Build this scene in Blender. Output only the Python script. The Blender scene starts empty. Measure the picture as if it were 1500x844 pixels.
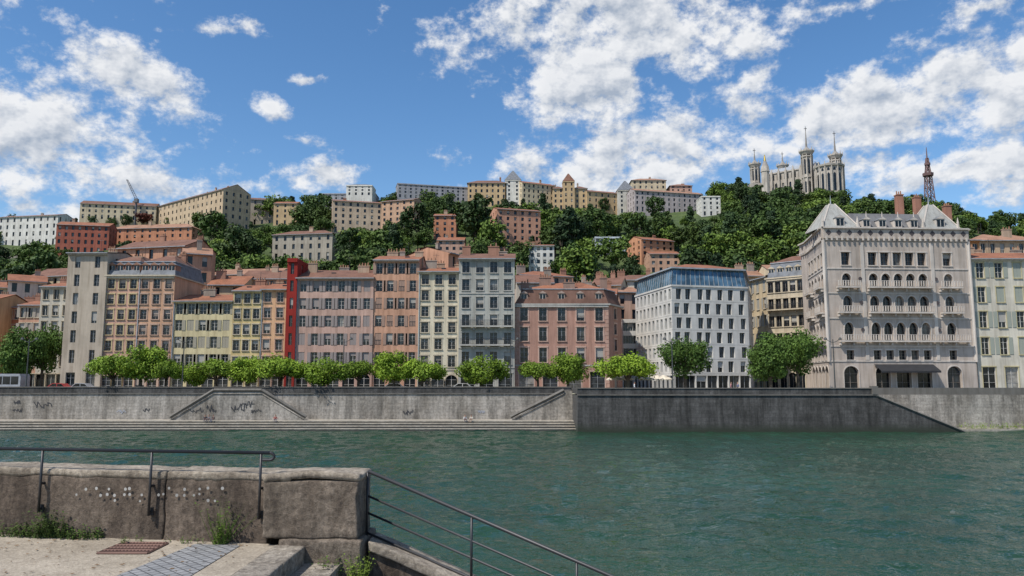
import bpy, math, random
import numpy as np
random.seed(11)
rng=np.random.default_rng(11)
F=1125.0; TH=math.atan(134/1125); CZ=7.2
ST,CT=math.sin(TH),math.cos(TH)
scene=bpy.context.scene
COL=scene.collection
def at(px,py,D):
    a=(px-750)/F; b=(422-py)/F
    Y=CT-b*ST; Z=ST+b*CT
    return (a*D/Y, D, CZ+Z*D/Y)
def proj(x,y,z):
    k=(z-CZ)/y
    b=(k*CT-ST)/(CT+k*ST)
    Y=CT-b*ST
    return (750+F*(x/y)*Y, 422-F*b)
def onplane(px,py,z):
    b=(422-py)/F
    k=(ST+b*CT)/(CT-b*ST)
    D=(z-CZ)/k
    return at(px,py,D)
def zat(py,D): return at(750,py,D)[2]
# ---------------------------------------------------------------- materials
MATS={}
def newmat(name):
    m=bpy.data.materials.new(name); m.use_nodes=True
    nt=m.node_tree; b=nt.nodes['Principled BSDF']
    return m,nt,b
def N(nt,t,**k):
    n=nt.nodes.new(t)
    for a,v in k.items(): setattr(n,a,v)
    return n
def ramp(nt,fac,stops):
    r=N(nt,'ShaderNodeValToRGB'); nt.links.new(fac,r.inputs[0])
    e=r.color_ramp.elements
    while len(e)<len(stops): e.new(0.5)
    for i,(p,c) in enumerate(stops):
        e[i].position=p; e[i].color=(c[0],c[1],c[2],1)
    return r.outputs[0]
def pos(nt,scale=(1,1,1)):
    g=N(nt,'ShaderNodeNewGeometry'); m=N(nt,'ShaderNodeMapping')
    nt.links.new(g.outputs['Position'],m.inputs[0]); m.inputs['Scale'].default_value=scale
    return m.outputs[0]
def noise(nt,vec,scale,detail=4,rough=.55,dist=0):
    n=N(nt,'ShaderNodeTexNoise'); nt.links.new(vec,n.inputs['Vector'])
    n.inputs['Scale'].default_value=scale; n.inputs['Detail'].default_value=detail
    n.inputs['Roughness'].default_value=rough; n.inputs['Distortion'].default_value=dist
    return n.outputs['Fac']
def mixc(nt,fac,a,b,mode='MIX'):
    m=N(nt,'ShaderNodeMix',data_type='RGBA',blend_type=mode)
    if isinstance(fac,(int,float)): m.inputs[0].default_value=fac
    else: nt.links.new(fac,m.inputs[0])
    for i,v in ((6,a),(7,b)):
        if isinstance(v,(tuple,list)): m.inputs[i].default_value=(v[0],v[1],v[2],1)
        else: nt.links.new(v,m.inputs[i])
    return m.outputs[2]
def bump(nt,b,h,dist=.02,strength=1):
    n=N(nt,'ShaderNodeBump'); nt.links.new(h,n.inputs['Height']); n.inputs['Distance'].default_value=dist
    n.inputs['Strength'].default_value=strength
    nt.links.new(n.outputs[0],b.inputs['Normal'])
def sc(c,k): return tuple(min(1,max(0,x*k)) for x in c)
def stucco(c,rough=.9,stain=.5):
    key=('st',tuple(c),stain)
    if key in MATS: return MATS[key]
    m,nt,b=newmat('stucco'); L=nt.links
    n1=noise(nt,pos(nt),.25,4,.65); n2=noise(nt,pos(nt,(1.6,1.6,.12)),1.0,3,.65)
    base=ramp(nt,n1,[(.3,sc(c,.84)),(.7,sc(c,1.16))])
    base=mixc(nt,stain,base,ramp(nt,n2,[(.35,(.6,.57,.54)),(.58,(1,1,1))]),'MULTIPLY')
    L.new(base,b.inputs['Base Color']); b.inputs['Roughness'].default_value=rough
    b.inputs['Specular IOR Level'].default_value=.2
    MATS[key]=m; return m
def plain(name,c,rough=.7,metal=0,var=.2):
    key=('pl',name,tuple(c))
    if key in MATS: return MATS[key]
    m,nt,b=newmat(name)
    n1=noise(nt,pos(nt),1.3,2)
    nt.links.new(ramp(nt,n1,[(.3,sc(c,1-var)),(.7,sc(c,1+var))]),b.inputs['Base Color'])
    b.inputs['Roughness'].default_value=rough; b.inputs['Metallic'].default_value=metal
    MATS[key]=m; return m
def tile(c):
    key=('tile',tuple(c))
    if key in MATS: return MATS[key]
    m,nt,b=newmat('roof_tile')
    n1=noise(nt,pos(nt),.35,4,.7); n2=noise(nt,pos(nt),3.5,2,.7)
    base=ramp(nt,n1,[(.3,sc(c,.62)),(.5,c),(.72,(c[0]*1.25,c[1]*1.35,c[2]*1.5))])
    base=mixc(nt,.6,base,ramp(nt,n2,[(.3,(.6,.6,.6)),(.7,(1.2,1.2,1.2))]),'MULTIPLY')
    w=N(nt,'ShaderNodeTexWave',wave_type='BANDS',bands_direction='X'); nt.links.new(pos(nt),w.inputs['Vector']); w.inputs['Scale'].default_value=1.4; w.inputs['Distortion'].default_value=.6
    base=mixc(nt,.35,base,w.outputs['Color'],'MULTIPLY')
    nt.links.new(base,b.inputs['Base Color']); b.inputs['Roughness'].default_value=.9
    MATS[key]=m; return m
def glassm(i):
    key=('gl',i)
    if key in MATS: return MATS[key]
    m,nt,b=newmat('window_glass')
    c=[(.012,.015,.018),(.03,.035,.04),(.08,.08,.075),(.22,.21,.19)][i]
    n1=noise(nt,pos(nt),.9,2)
    nt.links.new(ramp(nt,n1,[(.35,sc(c,.5)),(.65,sc(c,1.5))]),b.inputs['Base Color'])
    b.inputs['Roughness'].default_value=.12; b.inputs['Specular IOR Level'].default_value=.4
    MATS[key]=m; return m
def blockstone(name,c1,c2,bw,bh,mort,stain=(.3,.3,.28),dark=.6,bumpd=.04,algae=True):
    m,nt,b=newmat(name); L=nt.links
    g=N(nt,'ShaderNodeNewGeometry'); s=N(nt,'ShaderNodeSeparateXYZ'); L.new(g.outputs['Position'],s.inputs[0])
    ad=N(nt,'ShaderNodeMath',operation='ADD'); L.new(s.outputs[0],ad.inputs[0]); L.new(s.outputs[1],ad.inputs[1])
    cb=N(nt,'ShaderNodeCombineXYZ'); L.new(ad.outputs[0],cb.inputs[0]); L.new(s.outputs[2],cb.inputs[1])
    br=N(nt,'ShaderNodeTexBrick'); L.new(cb.outputs[0],br.inputs['Vector'])
    br.inputs['Scale'].default_value=1; br.inputs['Brick Width'].default_value=bw; br.inputs['Row Height'].default_value=bh
    br.inputs['Mortar Size'].default_value=mort; br.inputs['Mortar Smooth'].default_value=.3
    br.inputs['Color1'].default_value=(*c1,1); br.inputs['Color2'].default_value=(*c2,1); br.inputs['Mortar'].default_value=(*sc(c1,.65),1)
    n1=noise(nt,pos(nt,(.5,.5,.22)),.5,7,.7); n2=noise(nt,pos(nt,(1.2,1.2,.15)),1,5,.7); n3=noise(nt,pos(nt),3,6,.7)
    base=mixc(nt,.8,br.outputs['Color'],ramp(nt,n1,[(.36,sc(stain,1.3)),(.56,(1,1,1))]),'MULTIPLY')
    base=mixc(nt,dark,base,ramp(nt,n2,[(.35,(.3,.3,.29)),(.60,(1.15,1.15,1.15))]),'MULTIPLY')
    base=mixc(nt,.7,base,ramp(nt,n3,[(.3,(.4,.4,.4)),(.65,(1.25,1.25,1.25))]),'MULTIPLY')
    if algae:
        zn=N(nt,'ShaderNodeMath',operation='MULTIPLY_ADD'); L.new(n1,zn.inputs[0]); zn.inputs[1].default_value=-1.6; L.new(s.outputs[2],zn.inputs[2])
        mr_=N(nt,'ShaderNodeMapRange'); L.new(zn.outputs[0],mr_.inputs[0]); mr_.inputs[1].default_value=-.6; mr_.inputs[2].default_value=.5
        base=mixc(nt,mr_.outputs[0],(.028,.034,.022),base)
    L.new(base,b.inputs['Base Color']); b.inputs['Roughness'].default_value=.92
    bump(nt,b,n3,bumpd)
    return m
# ---------------------------------------------------------------- mesh builder
class Fr:
    def __init__(s,x,y,z,ux,uy):
        l=math.hypot(ux,uy); s.o=(x,y,z); s.u=(ux/l,uy/l); s.n=(s.u[1],-s.u[0])
    def p(s,a,z,d): return (s.o[0]+s.u[0]*a+s.n[0]*d, s.o[1]+s.u[1]*a+s.n[1]*d, s.o[2]+z)
class MB:
    def __init__(s): s.P={}
    def g(s,part,mat):
        k=(part,mat.name)
        if k not in s.P: s.P[k]=([],[],mat)
        return s.P[k]
    def poly(s,part,mat,pts):
        v,f,_=s.g(part,mat); i=len(v); v.extend(pts); f.append(tuple(range(i,i+len(pts))))
    def box(s,part,mat,fr,s0,s1,z0,z1,d0,d1):
        v,f,_=s.g(part,mat); i=len(v); p=fr.p
        v.extend([p(s0,z0,d0),p(s1,z0,d0),p(s1,z0,d1),p(s0,z0,d1),p(s0,z1,d0),p(s1,z1,d0),p(s1,z1,d1),p(s0,z1,d1)])
        f.extend([(i,i+3,i+2,i+1),(i+4,i+5,i+6,i+7),(i,i+1,i+5,i+4),(i+1,i+2,i+6,i+5),(i+2,i+3,i+7,i+6),(i+3,i,i+4,i+7)])
    def prism(s,part,mat,x,y,z0,z1,r0,r1,n=8,rot=0,cap=True):
        v,f,_=s.g(part,mat); i=len(v)
        for z,r in ((z0,r0),(z1,r1)):
            for k in range(n):
                a=rot+2*math.pi*k/n; v.append((x+r*math.cos(a),y+r*math.sin(a),z))
        for k in range(n):
            k2=(k+1)%n; f.append((i+k,i+k2,i+n+k2,i+n+k))
        if cap: f.append(tuple(range(i+n,i+2*n))); f.append(tuple(range(i+n-1,i-1,-1)))
    def tube(s,part,mat,a,b,r0,r1=None,n=6):
        if r1 is None: r1=r0
        a=np.array(a,float); b=np.array(b,float); d=b-a; l=np.linalg.norm(d)
        if l<1e-6: return
        d/=l; t=np.array([0,0,1.]) if abs(d[2])<.9 else np.array([1.,0,0])
        e=np.cross(d,t); e/=np.linalg.norm(e); g=np.cross(d,e)
        v,f,_=s.g(part,mat); i=len(v)
        for c,r in ((a,r0),(b,r1)):
            for k in range(n):
                an=2*math.pi*k/n; q=c+r*(math.cos(an)*e+math.sin(an)*g); v.append(tuple(q))
        for k in range(n):
            k2=(k+1)%n; f.append((i+k,i+k2,i+n+k2,i+n+k))
        f.append(tuple(range(i+n,i+2*n))); f.append(tuple(range(i+n-1,i-1,-1)))
    def emit(s,name,origin=None,smooth=()):
        if origin is None:
            k=next(iter(s.P)); origin=s.P[k][0][0]
        ox,oy,oz=origin
        e=bpy.data.objects.new(name,None); e.location=origin; e.empty_display_size=.5; COL.objects.link(e)
        for (part,mn),(v,f,mat) in s.P.items():
            me=bpy.data.meshes.new(part)
            arr=np.array(v)-np.array([ox,oy,oz])
            me.from_pydata(arr.tolist(),[],f); me.materials.append(mat)
            if part in smooth: me.polygons.foreach_set('use_smooth',[True]*len(f))
            o=bpy.data.objects.new(part,me); COL.objects.link(o); o.parent=e
        return e
def single(name,mb,smooth=False):
    V=[];Fc=[];MI=[];mats=[]
    for (part,mn),(v,f,mat) in mb.P.items():
        o=len(V); V.extend(v); 
        if mat not in mats: mats.append(mat)
        mi=mats.index(mat)
        for q in f: Fc.append(tuple(o+i for i in q)); MI.append(mi)
    me=bpy.data.meshes.new(name); me.from_pydata(V,[],Fc)
    for m in mats: me.materials.append(m)
    me.polygons.foreach_set('material_index',MI)
    if smooth: me.polygons.foreach_set('use_smooth',[True]*len(Fc))
    o=bpy.data.objects.new(name,me); COL.objects.link(o); return o
WF=Fr(0,0,0,1,0)
def wbox(mb,part,mat,x0,x1,y0,y1,z0,z1): mb.box(part,mat,WF,x0,x1,z0,z1,-y1,-y0)
WHITE=plain('window_frame_paint',(.50,.48,.44),.6)
GREYF=plain('grey_frame_paint',(.26,.27,.28),.6)
BROWNF=plain('brown_frame_paint',(.20,.17,.145),.6)
IRON=plain('iron_railing',(.025,.025,.028),.5)
ZINC=plain('zinc',(.30,.32,.34),.5)
SLATE=plain('slate',(.13,.14,.155),.7,0,.3)
TILE1=tile((.31,.12,.06)); TILE2=tile((.20,.095,.06)); TILE3=tile((.36,.19,.115))
BRICKC=stucco((.31,.17,.12)); 
def shutm(c):
    key=('sh',tuple(c))
    if key in MATS: return MATS[key]
    m,nt,b=newmat('shutter'); w=N(nt,'ShaderNodeTexWave',wave_type='BANDS',bands_direction='Z'); nt.links.new(pos(nt),w.inputs['Vector']); w.inputs['Scale'].default_value=3.5
    nt.links.new(ramp(nt,w.outputs['Fac'],[(.2,sc(c,.65)),(.7,c)]),b.inputs['Base Color']); b.inputs['Roughness'].default_value=.7
    MATS[key]=m; return m
# ---------------------------------------------------------------- facade generator
def window(mb,fr,s0,s1,z0,z1,o,wm,arch=0):
    dp=o.get('depth',.3); p=fr.p; lod=o.get('lod',0); r=random.random()
    gi=0 if r<.6 else 1 if r<.87 else 2 if r<.95 else 3
    gm=glassm(gi); sp=z1-arch
    mb.poly('window_glass',gm,[p(s0,z0,-dp),p(s1,z0,-dp),p(s1,z1,-dp),p(s0,z1,-dp)])
    R='walls'
    mb.poly(R,wm,[p(s0,z0,0),p(s0,sp,0),p(s0,sp,-dp),p(s0,z0,-dp)])
    mb.poly(R,wm,[p(s1,z0,0),p(s1,z0,-dp),p(s1,sp,-dp),p(s1,sp,0)])
    mb.poly(R,wm,[p(s0,z0,0),p(s0,z0,-dp),p(s1,z0,-dp),p(s1,z0,0)])
    if arch==0:
        mb.poly(R,wm,[p(s0,z1,0),p(s1,z1,0),p(s1,z1,-dp),p(s0,z1,-dp)])
    else:
        m=(s0+s1)/2; hw=(s1-s0)/2; K=5
        L=[(m-hw*math.cos(math.pi/2*i/K), sp+arch*math.sin(math.pi/2*i/K)) for i in range(K+1)]
        Rr=[(2*m-a,b) for a,b in L]
        for arc,cx in ((L,s0),(Rr,s1)):
            for i in range(K):
                a,b=arc[i],arc[i+1]
                mb.poly(R,wm,[p(cx,z1,0),p(a[0],a[1],0),p(b[0],b[1],0)])
                mb.poly(R,wm,[p(a[0],a[1],0),p(b[0],b[1],0),p(b[0],b[1],-dp),p(a[0],a[1],-dp)])
    fm=o.get('frame',WHITE); t=.06; f0,f1=-dp+.01,-dp+.07
    if lod<2:
        m=(s0+s1)/2
        mb.box('window_frames',fm,fr,s0,s0+t,z0,z1,f0,f1); mb.box('window_frames',fm,fr,s1-t,s1,z0,z1,f0,f1)
        mb.box('window_frames',fm,fr,m-t*.6,m+t*.6,z0,z1,f0,f1+.01)
        mb.box('window_frames',fm,fr,s0+t,m-t*.6,z1-t,z1,f0,f1); mb.box('window_frames',fm,fr,m+t*.6,s1-t,z1-t,z1,f0,f1)
        if lod<1:
            for k in (.36,.7):
                zz=z0+(z1-z0)*k
                mb.box('window_frames',fm,fr,s0+t,m-t*.6,zz-.02,zz+.02,f0,f1-.01); mb.box('window_frames',fm,fr,m+t*.6,s1-t,zz-.02,zz+.02,f0,f1-.01)
    if random.random()<o.get('blind',.15) and arch==0:
        k=random.uniform(.25,.8); bm=shutm(o.get('blindc',(.40,.38,.34)))
        mb.box('roller_blinds',bm,fr,s0+.01,s1-.01,z1-(z1-z0)*k,z1-.01,-dp+.09,-dp+.12)
    if o.get('sur') is not None:
        sm=o['sur']; q=o.get('surw',.17)
        if arch==0:
            mb.box('window_surrounds',sm,fr,s0-q,s0-.003,z0,z1,.003,.05); mb.box('window_surrounds',sm,fr,s1+.003,s1+q,z0,z1,.003,.05)
            mb.box('window_surrounds',sm,fr,s0-q-.04,s1+q+.04,z1+.003,z1+q+.06,.003,.09)
        else:
            mb.box('window_surrounds',sm,fr,s0-q,s0-.003,z0,sp,.003,.06); mb.box('window_surrounds',sm,fr,s1+.003,s1+q,z0,sp,.003,.06)
            m=(s0+s1)/2; hw=(s1-s0)/2; K=8
            for i in range(K):
                a0=math.pi*i/K; a1=math.pi*(i+1)/K
                def q2(a,e,d): return p(m-(hw+e)*math.cos(a),sp+(arch+e*1.4)*math.sin(a),d)
                mb.poly('window_surrounds',sm,[q2(a0,0,.06),q2(a1,0,.06),q2(a1,q,.06),q2(a0,q,.06)])
                mb.poly('window_surrounds',sm,[q2(a0,q,.06),q2(a1,q,.06),q2(a1,q,.0),q2(a0,q,.0)])
        mb.box('window_sills',sm,fr,s0-q,s1+q,z0-.14,z0-.003,.003,.16)
    if o.get('shut') is not None:
        w=(s1-s0)*.5; q=o.get('surw',.17) if o.get('sur') is not None else .03
        sm=shutm(o['shut']); cl=random.random()
        if cl<.14:
            mb.box('shutters',sm,fr,s0+.01,(s0+s1)/2-.01,z0+.02,z1-.01,-.09,-.05); mb.box('shutters',sm,fr,(s0+s1)/2+.01,s1-.01,z0+.02,z1-.01,-.09,-.05)
        else:
            mb.box('shutters',sm,fr,s0-q-w,s0-q-.01,z0+.03,z1-.02,.02,.07); mb.box('shutters',sm,fr,s1+q+.01,s1+q+w,z0+.03,z1-.02,.02,.07)
def rail(mb,fr,s0,s1,z,h,d,mat=IRON,step=.2,t=.02):
    mb.box('railings',mat,fr,s0,s1,z+h-.05,z+h,d-.025,d+.025); mb.box('railings',mat,fr,s0,s1,z+.05,z+.09,d-.02,d+.02)
    n=max(2,int((s1-s0)/step))
    for i in range(n+1):
        s=s0+(s1-s0)*i/n; s=min(max(s,s0+t),s1-t)
        mb.box('railings',mat,fr,s-t,s+t,z+.09,z+h-.05,d-t,d+t)
def facade(mb,fr,W,floors,wm,o0):
    z=0; p=fr.p
    for fl in floors:
        o=dict(o0); o.update(fl); h=fl['h']; n=fl.get('n',0); c=fl.get('c')
        if not n and not c:
            mb.poly('walls',wm,[p(0,z,0),p(W,z,0),p(W,z+h,0),p(0,z+h,0)]); z+=h; continue
        w=o['w']
        if c is None: c=[(i+.5)/n for i in range(n)]
        cs=[x*W for x in c]
        z0=z+o['sill']*h; z1=z+o['top']*h
        if o.get('band') is not None:
            mb.box('string_courses',o['band'],fr,0,W,z+.003,z+.22,.003,.10)
        mb.poly('walls',wm,[p(0,z,0),p(W,z,0),p(W,z0,0),p(0,z0,0)])
        mb.poly('walls',wm,[p(0,z1,0),p(W,z1,0),p(W,z+h,0),p(0,z+h,0)])
        last=0
        for x in cs:
            a,b=x-w/2,x+w/2
            mb.poly('walls',wm,[p(last,z0,0),p(a,z0,0),p(a,z1,0),p(last,z1,0)])
            ar=o.get('arch',0)
            window(mb,fr,a,b,z0,z1,o,wm,ar*w/2 if ar else 0)
            if o.get('guard') : rail(mb,fr,a+.003,b-.003,z0,.9,-.03,step=.22)
            last=b
        mb.poly('walls',wm,[p(last,z0,0),p(W,z0,0),p(W,z1,0),p(last,z1,0)])
        if o.get('longbal'):
            for (f0,f1) in o['longbal']:
                mb.box('balconies',o.get('balm',wm),fr,f0*W,f1*W,z0-.25,z0-.005,.17,1.0); rail(mb,fr,f0*W+.03,f1*W-.03,z0-.005,1.0,.93,o.get('railm',IRON),o.get('rstep',.2),o.get('rt',.02))
                k=max(2,int((f1-f0)*W/2.2))
                for i in range(k+1):
                    s=f0*W+.2+((f1-f0)*W-.4)*i/k
                    mb.box('balcony_brackets',o.get('balm',wm),fr,s-.1,s+.1,z0-.75,z0-.253,.003,.6)
        z+=h
    return z
def chimney(mb,fr,s,d,z,w=1.4,t=.6,h=2.2,mat=None,pots=3):
    mat=mat or BRICKC
    mb.box('chimneys',mat,fr,s-w/2,s+w/2,z-1.5,z+h,d-t/2,d+t/2)
    mb.box('chimneys',mat,fr,s-w/2-.08,s+w/2+.08,z+h+.002,z+h+.16,d-t/2-.08,d+t/2+.08)
    for i in range(pots):
        x=s-w/2+w*(i+.5)/pots; q=fr.p(x,z+h+.16,d)
        mb.prism('chimney_pots',TILE3,q[0],q[1],q[2],q[2]+random.uniform(.35,.7),.14,.11,6)
def dormer(mb,fr,s,z,d,w,h,dep,mat,rm,arch=False):
    p=fr.p
    mb.box('dormers',mat,fr,s-w/2,s+w/2,z,z+h,d-dep,d)
    mb.poly('window_glass',glassm(0),[p(s-w/2+.15,z+.15,d+.012),p(s+w/2-.15,z+.15,d+.012),p(s+w/2-.15,z+h-.15,d+.012),p(s-w/2+.15,z+h-.15,d+.012)])
    mb.box('window_frames',WHITE,fr,s-.04,s+.04,z+.15,z+h-.15,d+.014,d+.05)
    a=[p(s-w/2-.12,z+h+.01,d+.15),p(s+w/2+.12,z+h+.01,d+.15),p(s,z+h+w*.38,d+.15)]
    b=[p(s-w/2-.12,z+h+.01,d-dep-.6),p(s+w/2+.12,z+h+.01,d-dep-.6),p(s,z+h+w*.38,d-dep-.9)]
    mb.poly('dormers',mat,a); mb.poly('dormer_roofs',rm,[a[0],a[2],b[2],b[0]]); mb.poly('dormer_roofs',rm,[a[1],b[1],b[2],a[2]]); mb.poly('dormer_roofs',rm,[a[0],b[0],b[1],a[1]])
def area_c(pts):
    return (sum(p[0] for p in pts)/len(pts),sum(p[1] for p in pts)/len(pts))
def scale_poly(pts,k,c=None):
    c=c or area_c(pts)
    return [(c[0]+(x-c[0])*k,c[1]+(y-c[1])*k) for x,y in pts]
def frustum(mb,part,mat,p0,z0,p1,z1,cap=True):
    n=len(p0)
    for i in range(n):
        j=(i+1)%n
        mb.poly(part,mat,[(*p0[i],z0),(*p0[j],z0),(*p1[j],z1),(*p1[i],z1)])
    if cap: mb.poly(part,mat,[(*q,z1) for q in p1])
def slab(mb,part,mat,pts,z0,z1,grow):
    c=area_c(pts); 
    q=[]
    for x,y in pts:
        dx,dy=x-c[0],y-c[1]; l=math.hypot(dx,dy); q.append((x+dx/l*grow*1.4,y+dy/l*grow*1.4))
    frustum(mb,part,mat,q,z0,q,z1); mb.poly(part,mat,[(*a,z0) for a in q][::-1])
def gable_roof(mb,fr,W,Dp,z,h,rm,wm,over=.55,hip=0):
    p=fr.p; sl=h/(Dp/2); o=over; y0=z-o*sl; t=.16
    ro=hip if hip>0 else -.2
    part='roof'
    A=p(-o if hip else -.15,y0+t,o);B=p(W+(o if hip else .15),y0+t,o);C=p(W-ro,z+h+t,-Dp/2);E=p(ro,z+h+t,-Dp/2)
    G=p(W+(o if hip else .15),y0+t,-Dp-o);H=p(-o if hip else -.15,y0+t,-Dp-o)
    mb.poly(part,rm,[A,B,C,E]); mb.poly(part,rm,[G,H,E,C])
    if hip: mb.poly(part,rm,[B,G,C]); mb.poly(part,rm,[H,A,E])
    mb.box('eaves',GREYF,fr,-.15,W+.15,y0-.02,y0+t-.005,o-.12,o+.08)
    mb.poly('eaves',WHITE,[p(-.1,y0,o-.1),p(W+.1,y0,o-.1),p(W+.1,z-.02,.02),p(-.1,z-.02,.02)])
    if not hip:
        mb.poly('walls',wm,[p(0,z,0),p(0,z+h,-Dp/2),p(0,z,-Dp)]); mb.poly('walls',wm,[p(W,z,0),p(W,z,-Dp),p(W,z+h,-Dp/2)])
RECTS=[]
def mkfloors(H,nfl,n,w,o,ground=None,weights=None):
    ws=weights or ([1.3]+[1.1,1.05]+[1.0]*10)[:nfl+1]
    ws=ws[:nfl+1]; k=H/sum(ws); fls=[]
    for i,x in enumerate(ws):
        h=x*k
        if i==0:
            g=dict(h=h,n=ground[0] if ground else n,w=ground[1] if ground else w*1.5,sill=0.03,top=.78,arch=(ground[2] if ground and len(ground)>2 else 0),shut=None,guard=False,bal=False,blind=.1)
        else:
            g=dict(h=h,n=n,w=w,sill=o.get('sillf',.2),top=o.get('topf',.83))
            if i==nfl and o.get('lasttop'): g['top']=o['lasttop']
            for key,val in (o.get('fl',{}).get(i,{})).items(): g[key]=val
            if i==1 and o.get('bandm') is not None: g['band']=o['bandm']
        fls.append(g)
    return fls
def bldg(name,pts,z0,H,color,specs,roof=('gable',1.8,TILE1),o=None,chim=3,found=0,cornice=True,chimc=None,emit=True):
    o=dict(o or {}); o.setdefault('w',1.1); wm=stucco(color,stain=o.get('stain',.6)); mb=MB()
    mb.poly('walls',wm,[(pts[0][0],pts[0][1],z0)]*1+[(pts[1][0],pts[1][1],z0),(pts[2][0],pts[2][1],z0)])
    n=len(pts)
    for i in range(n):
        a,b=pts[i],pts[(i+1)%n]; fr=Fr(a[0],a[1],z0,b[0]-a[0],b[1]-a[1]); W=math.hypot(b[0]-a[0],b[1]-a[1])
        sp=specs[i] if i<len(specs) else None
        if sp is None: mb.poly('walls',wm,[fr.p(0,0,0),fr.p(W,0,0),fr.p(W,H,0),fr.p(0,H,0)])
        elif isinstance(sp,list): facade(mb,fr,W,sp,wm,o)
        else:
            facade(mb,fr,W,mkfloors(H,sp[0],sp[1],sp[2],o,ground=sp[3] if len(sp)>3 else None),wm,o)
        if found: mb.poly('walls',wm,[fr.p(0,-found,0),fr.p(W,-found,0),fr.p(W,0,0),fr.p(0,0,0)])
        if o.get('quoin') is not None and i==0:
            for k in range(int(H/.7)):
                for s0,s1 in ((0,.45 if k%2 else .7),(W-(.45 if k%2 else .7),W)): mb.box('quoins',o['quoin'],fr,s0+.002,s1-.002,k*.7+.02,k*.7+.66,.003,.04)
    a,b=pts[0],pts[1]; fr=Fr(a[0],a[1],z0,b[0]-a[0],b[1]-a[1]); W=math.hypot(b[0]-a[0],b[1]-a[1])
    Dp=math.hypot(pts[2][0]-b[0],pts[2][1]-b[1])
    zt=z0+H; rt,rh,rm=roof[:3]
    if cornice: mb.box('cornice',o.get('corn',wm),fr,.004,W-.004,H-.38,H-.05,.004,.28)
    if o.get('pipe',False):
        mb.box('downpipe',ZINC,fr,.10,.24,3.0,H-.4,.02,.16)
    if rt in('gable','hip') and n==4:
        gable_roof(mb,fr,W,Dp,H,rh,rm,wm,hip=(min(W/2-.1,Dp/2) if rt=='hip' else 0))
        zr=H+rh; dr=-Dp/2
    elif rt=='mansard':
        slab(mb,'cornice',o.get('corn',ZINC),pts,zt,zt+.25,.35)
        p1=scale_poly(pts,.86); frustum(mb,'mansard_roof',rm,scale_poly(pts,1.0),zt+.25,p1,zt+rh,cap=False)
        slab(mb,'eaves',ZINC,p1,zt+rh,zt+rh+.15,.15)
        frustum(mb,'roof',roof[3] if len(roof)>3 else TILE1,p1,zt+rh+.15,scale_poly(pts,.25),zt+rh+1.7)
        nd=roof[4] if len(roof)>4 else 3
        for k in range(nd): dormer(mb,fr,W*(k+.5)/nd,H+.5,-.35,1.25,1.6,2.2,roof[5] if len(roof)>5 else wm,ZINC)
        zr=H+rh+1.0; dr=-Dp/2
    else:
        slab(mb,'roof_parapet',wm,pts,zt,zt+.3,.12)
        if rt=='pyr': frustum(mb,'roof',rm,scale_poly(pts,1.06),zt+.3,scale_poly(pts,.08),zt+rh)
        elif rt=='low': frustum(mb,'roof',rm,scale_poly(pts,1.0),zt+.3,scale_poly(pts,.4),zt+rh)
        zr=H+ (rh*.5 if rt in('pyr','low') else .3); dr=-Dp/2
    for k in range(chim):
        s=W*(k+random.uniform(.1,.9))/max(chim,1)
        chimney(mb,fr,s,dr+random.uniform(-3.5,2.5),zr-.5,random.uniform(.8,2.2),.6,random.uniform(.7,1.9),chimc or random.choice([BRICKC,stucco((.40,.30,.22)),stucco((.30,.26,.22))]),random.randint(2,5))
    if chim and o.get('lod',0)<2:
        s=W*random.uniform(.3,.7); q=fr.p(s,zr,dr+1)
        mb.tube('antenna',IRON,q,(q[0],q[1],q[2]+2.6),.03); mb.tube('antenna',IRON,(q[0]-.6,q[1],q[2]+2.3),(q[0]+.6,q[1],q[2]+2.3),.02)
        s=W*random.uniform(.2,.8); mb.box('roof_windows',glassm(0),Fr(*fr.p(s,zr-.9*rh,dr*.55),fr.u[0],fr.u[1]),-.4,.4,rh*.32,rh*.32+.5,-.5,.4) if rt=='gable' else None
    if not emit: return mb
    return mb.emit(name,(a[0],a[1],z0))
ZS=5.1
def rowb(name,xl,xr,D,ye,color,spec,roof=('gable',1.8,TILE1),o=None,depth=13,DR=None,side=None,**k):
    A=at(xl,566,D); B=at(xr,566,DR or D); ux,uy=B[0]-A[0],B[1]-A[1]; l=math.hypot(ux,uy); ux/=l;uy/=l
    nb=(-uy,ux)
    pts=[(A[0],A[1]),(B[0],B[1]),(B[0]+nb[0]*depth,B[1]+nb[1]*depth),(A[0]+nb[0]*depth,A[1]+nb[1]*depth)]
    H=zat(ye,(D+(DR or D))/2)-ZS
    sp=[spec,side,None,side]
    return bldg(name,pts,ZS,H,color,sp,roof,o,**k)
S=lambda c:stucco(c,stain=.4)
CREAMT=S((.50,.43,.32)); PINKT=S((.48,.33,.25)); STONET=S((.42,.40,.36)); YT=S((.52,.40,.23))
rowb('beige_apartment_building',87,146,134.6,371,(.44,.37,.29),(6,2,.95,(2,1.6)),('gable',1.0,TILE2),dict(sur=None,blind=.1,frame=GREYF),side=(6,2,1.0),chim=2)
o2=dict(sur=YT,surw=.2,blind=.4,guard=True,corn=CREAMT,bandm=PINKT,blindc=(.42,.34,.28),pipe=True)
rowb('salmon_apartment_building',146,195,135,405,(.54,.33,.245),(6,3,1.15,(3,1.7)),('mansard',2.7,SLATE,TILE2,4,BRICKC),o2,chim=2)
rowb('orange_apartment_building',195,248,134.9,405,(.56,.34,.22),(6,3,1.15,(3,1.7)),('mansard',2.7,SLATE,TILE2,4,BRICKC),dict(o2,sur=PINKT),chim=3)
rowb('cream_shuttered_building',248,336,135.1,441,(.58,.49,.29),(4,5,1.2,(4,2.0,1)),('gable',1.7,TILE1),dict(sur=None,shut=(.36,.32,.24),blind=.4,topf=.85,bandm=CREAMT,pipe=True),chim=3)
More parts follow.
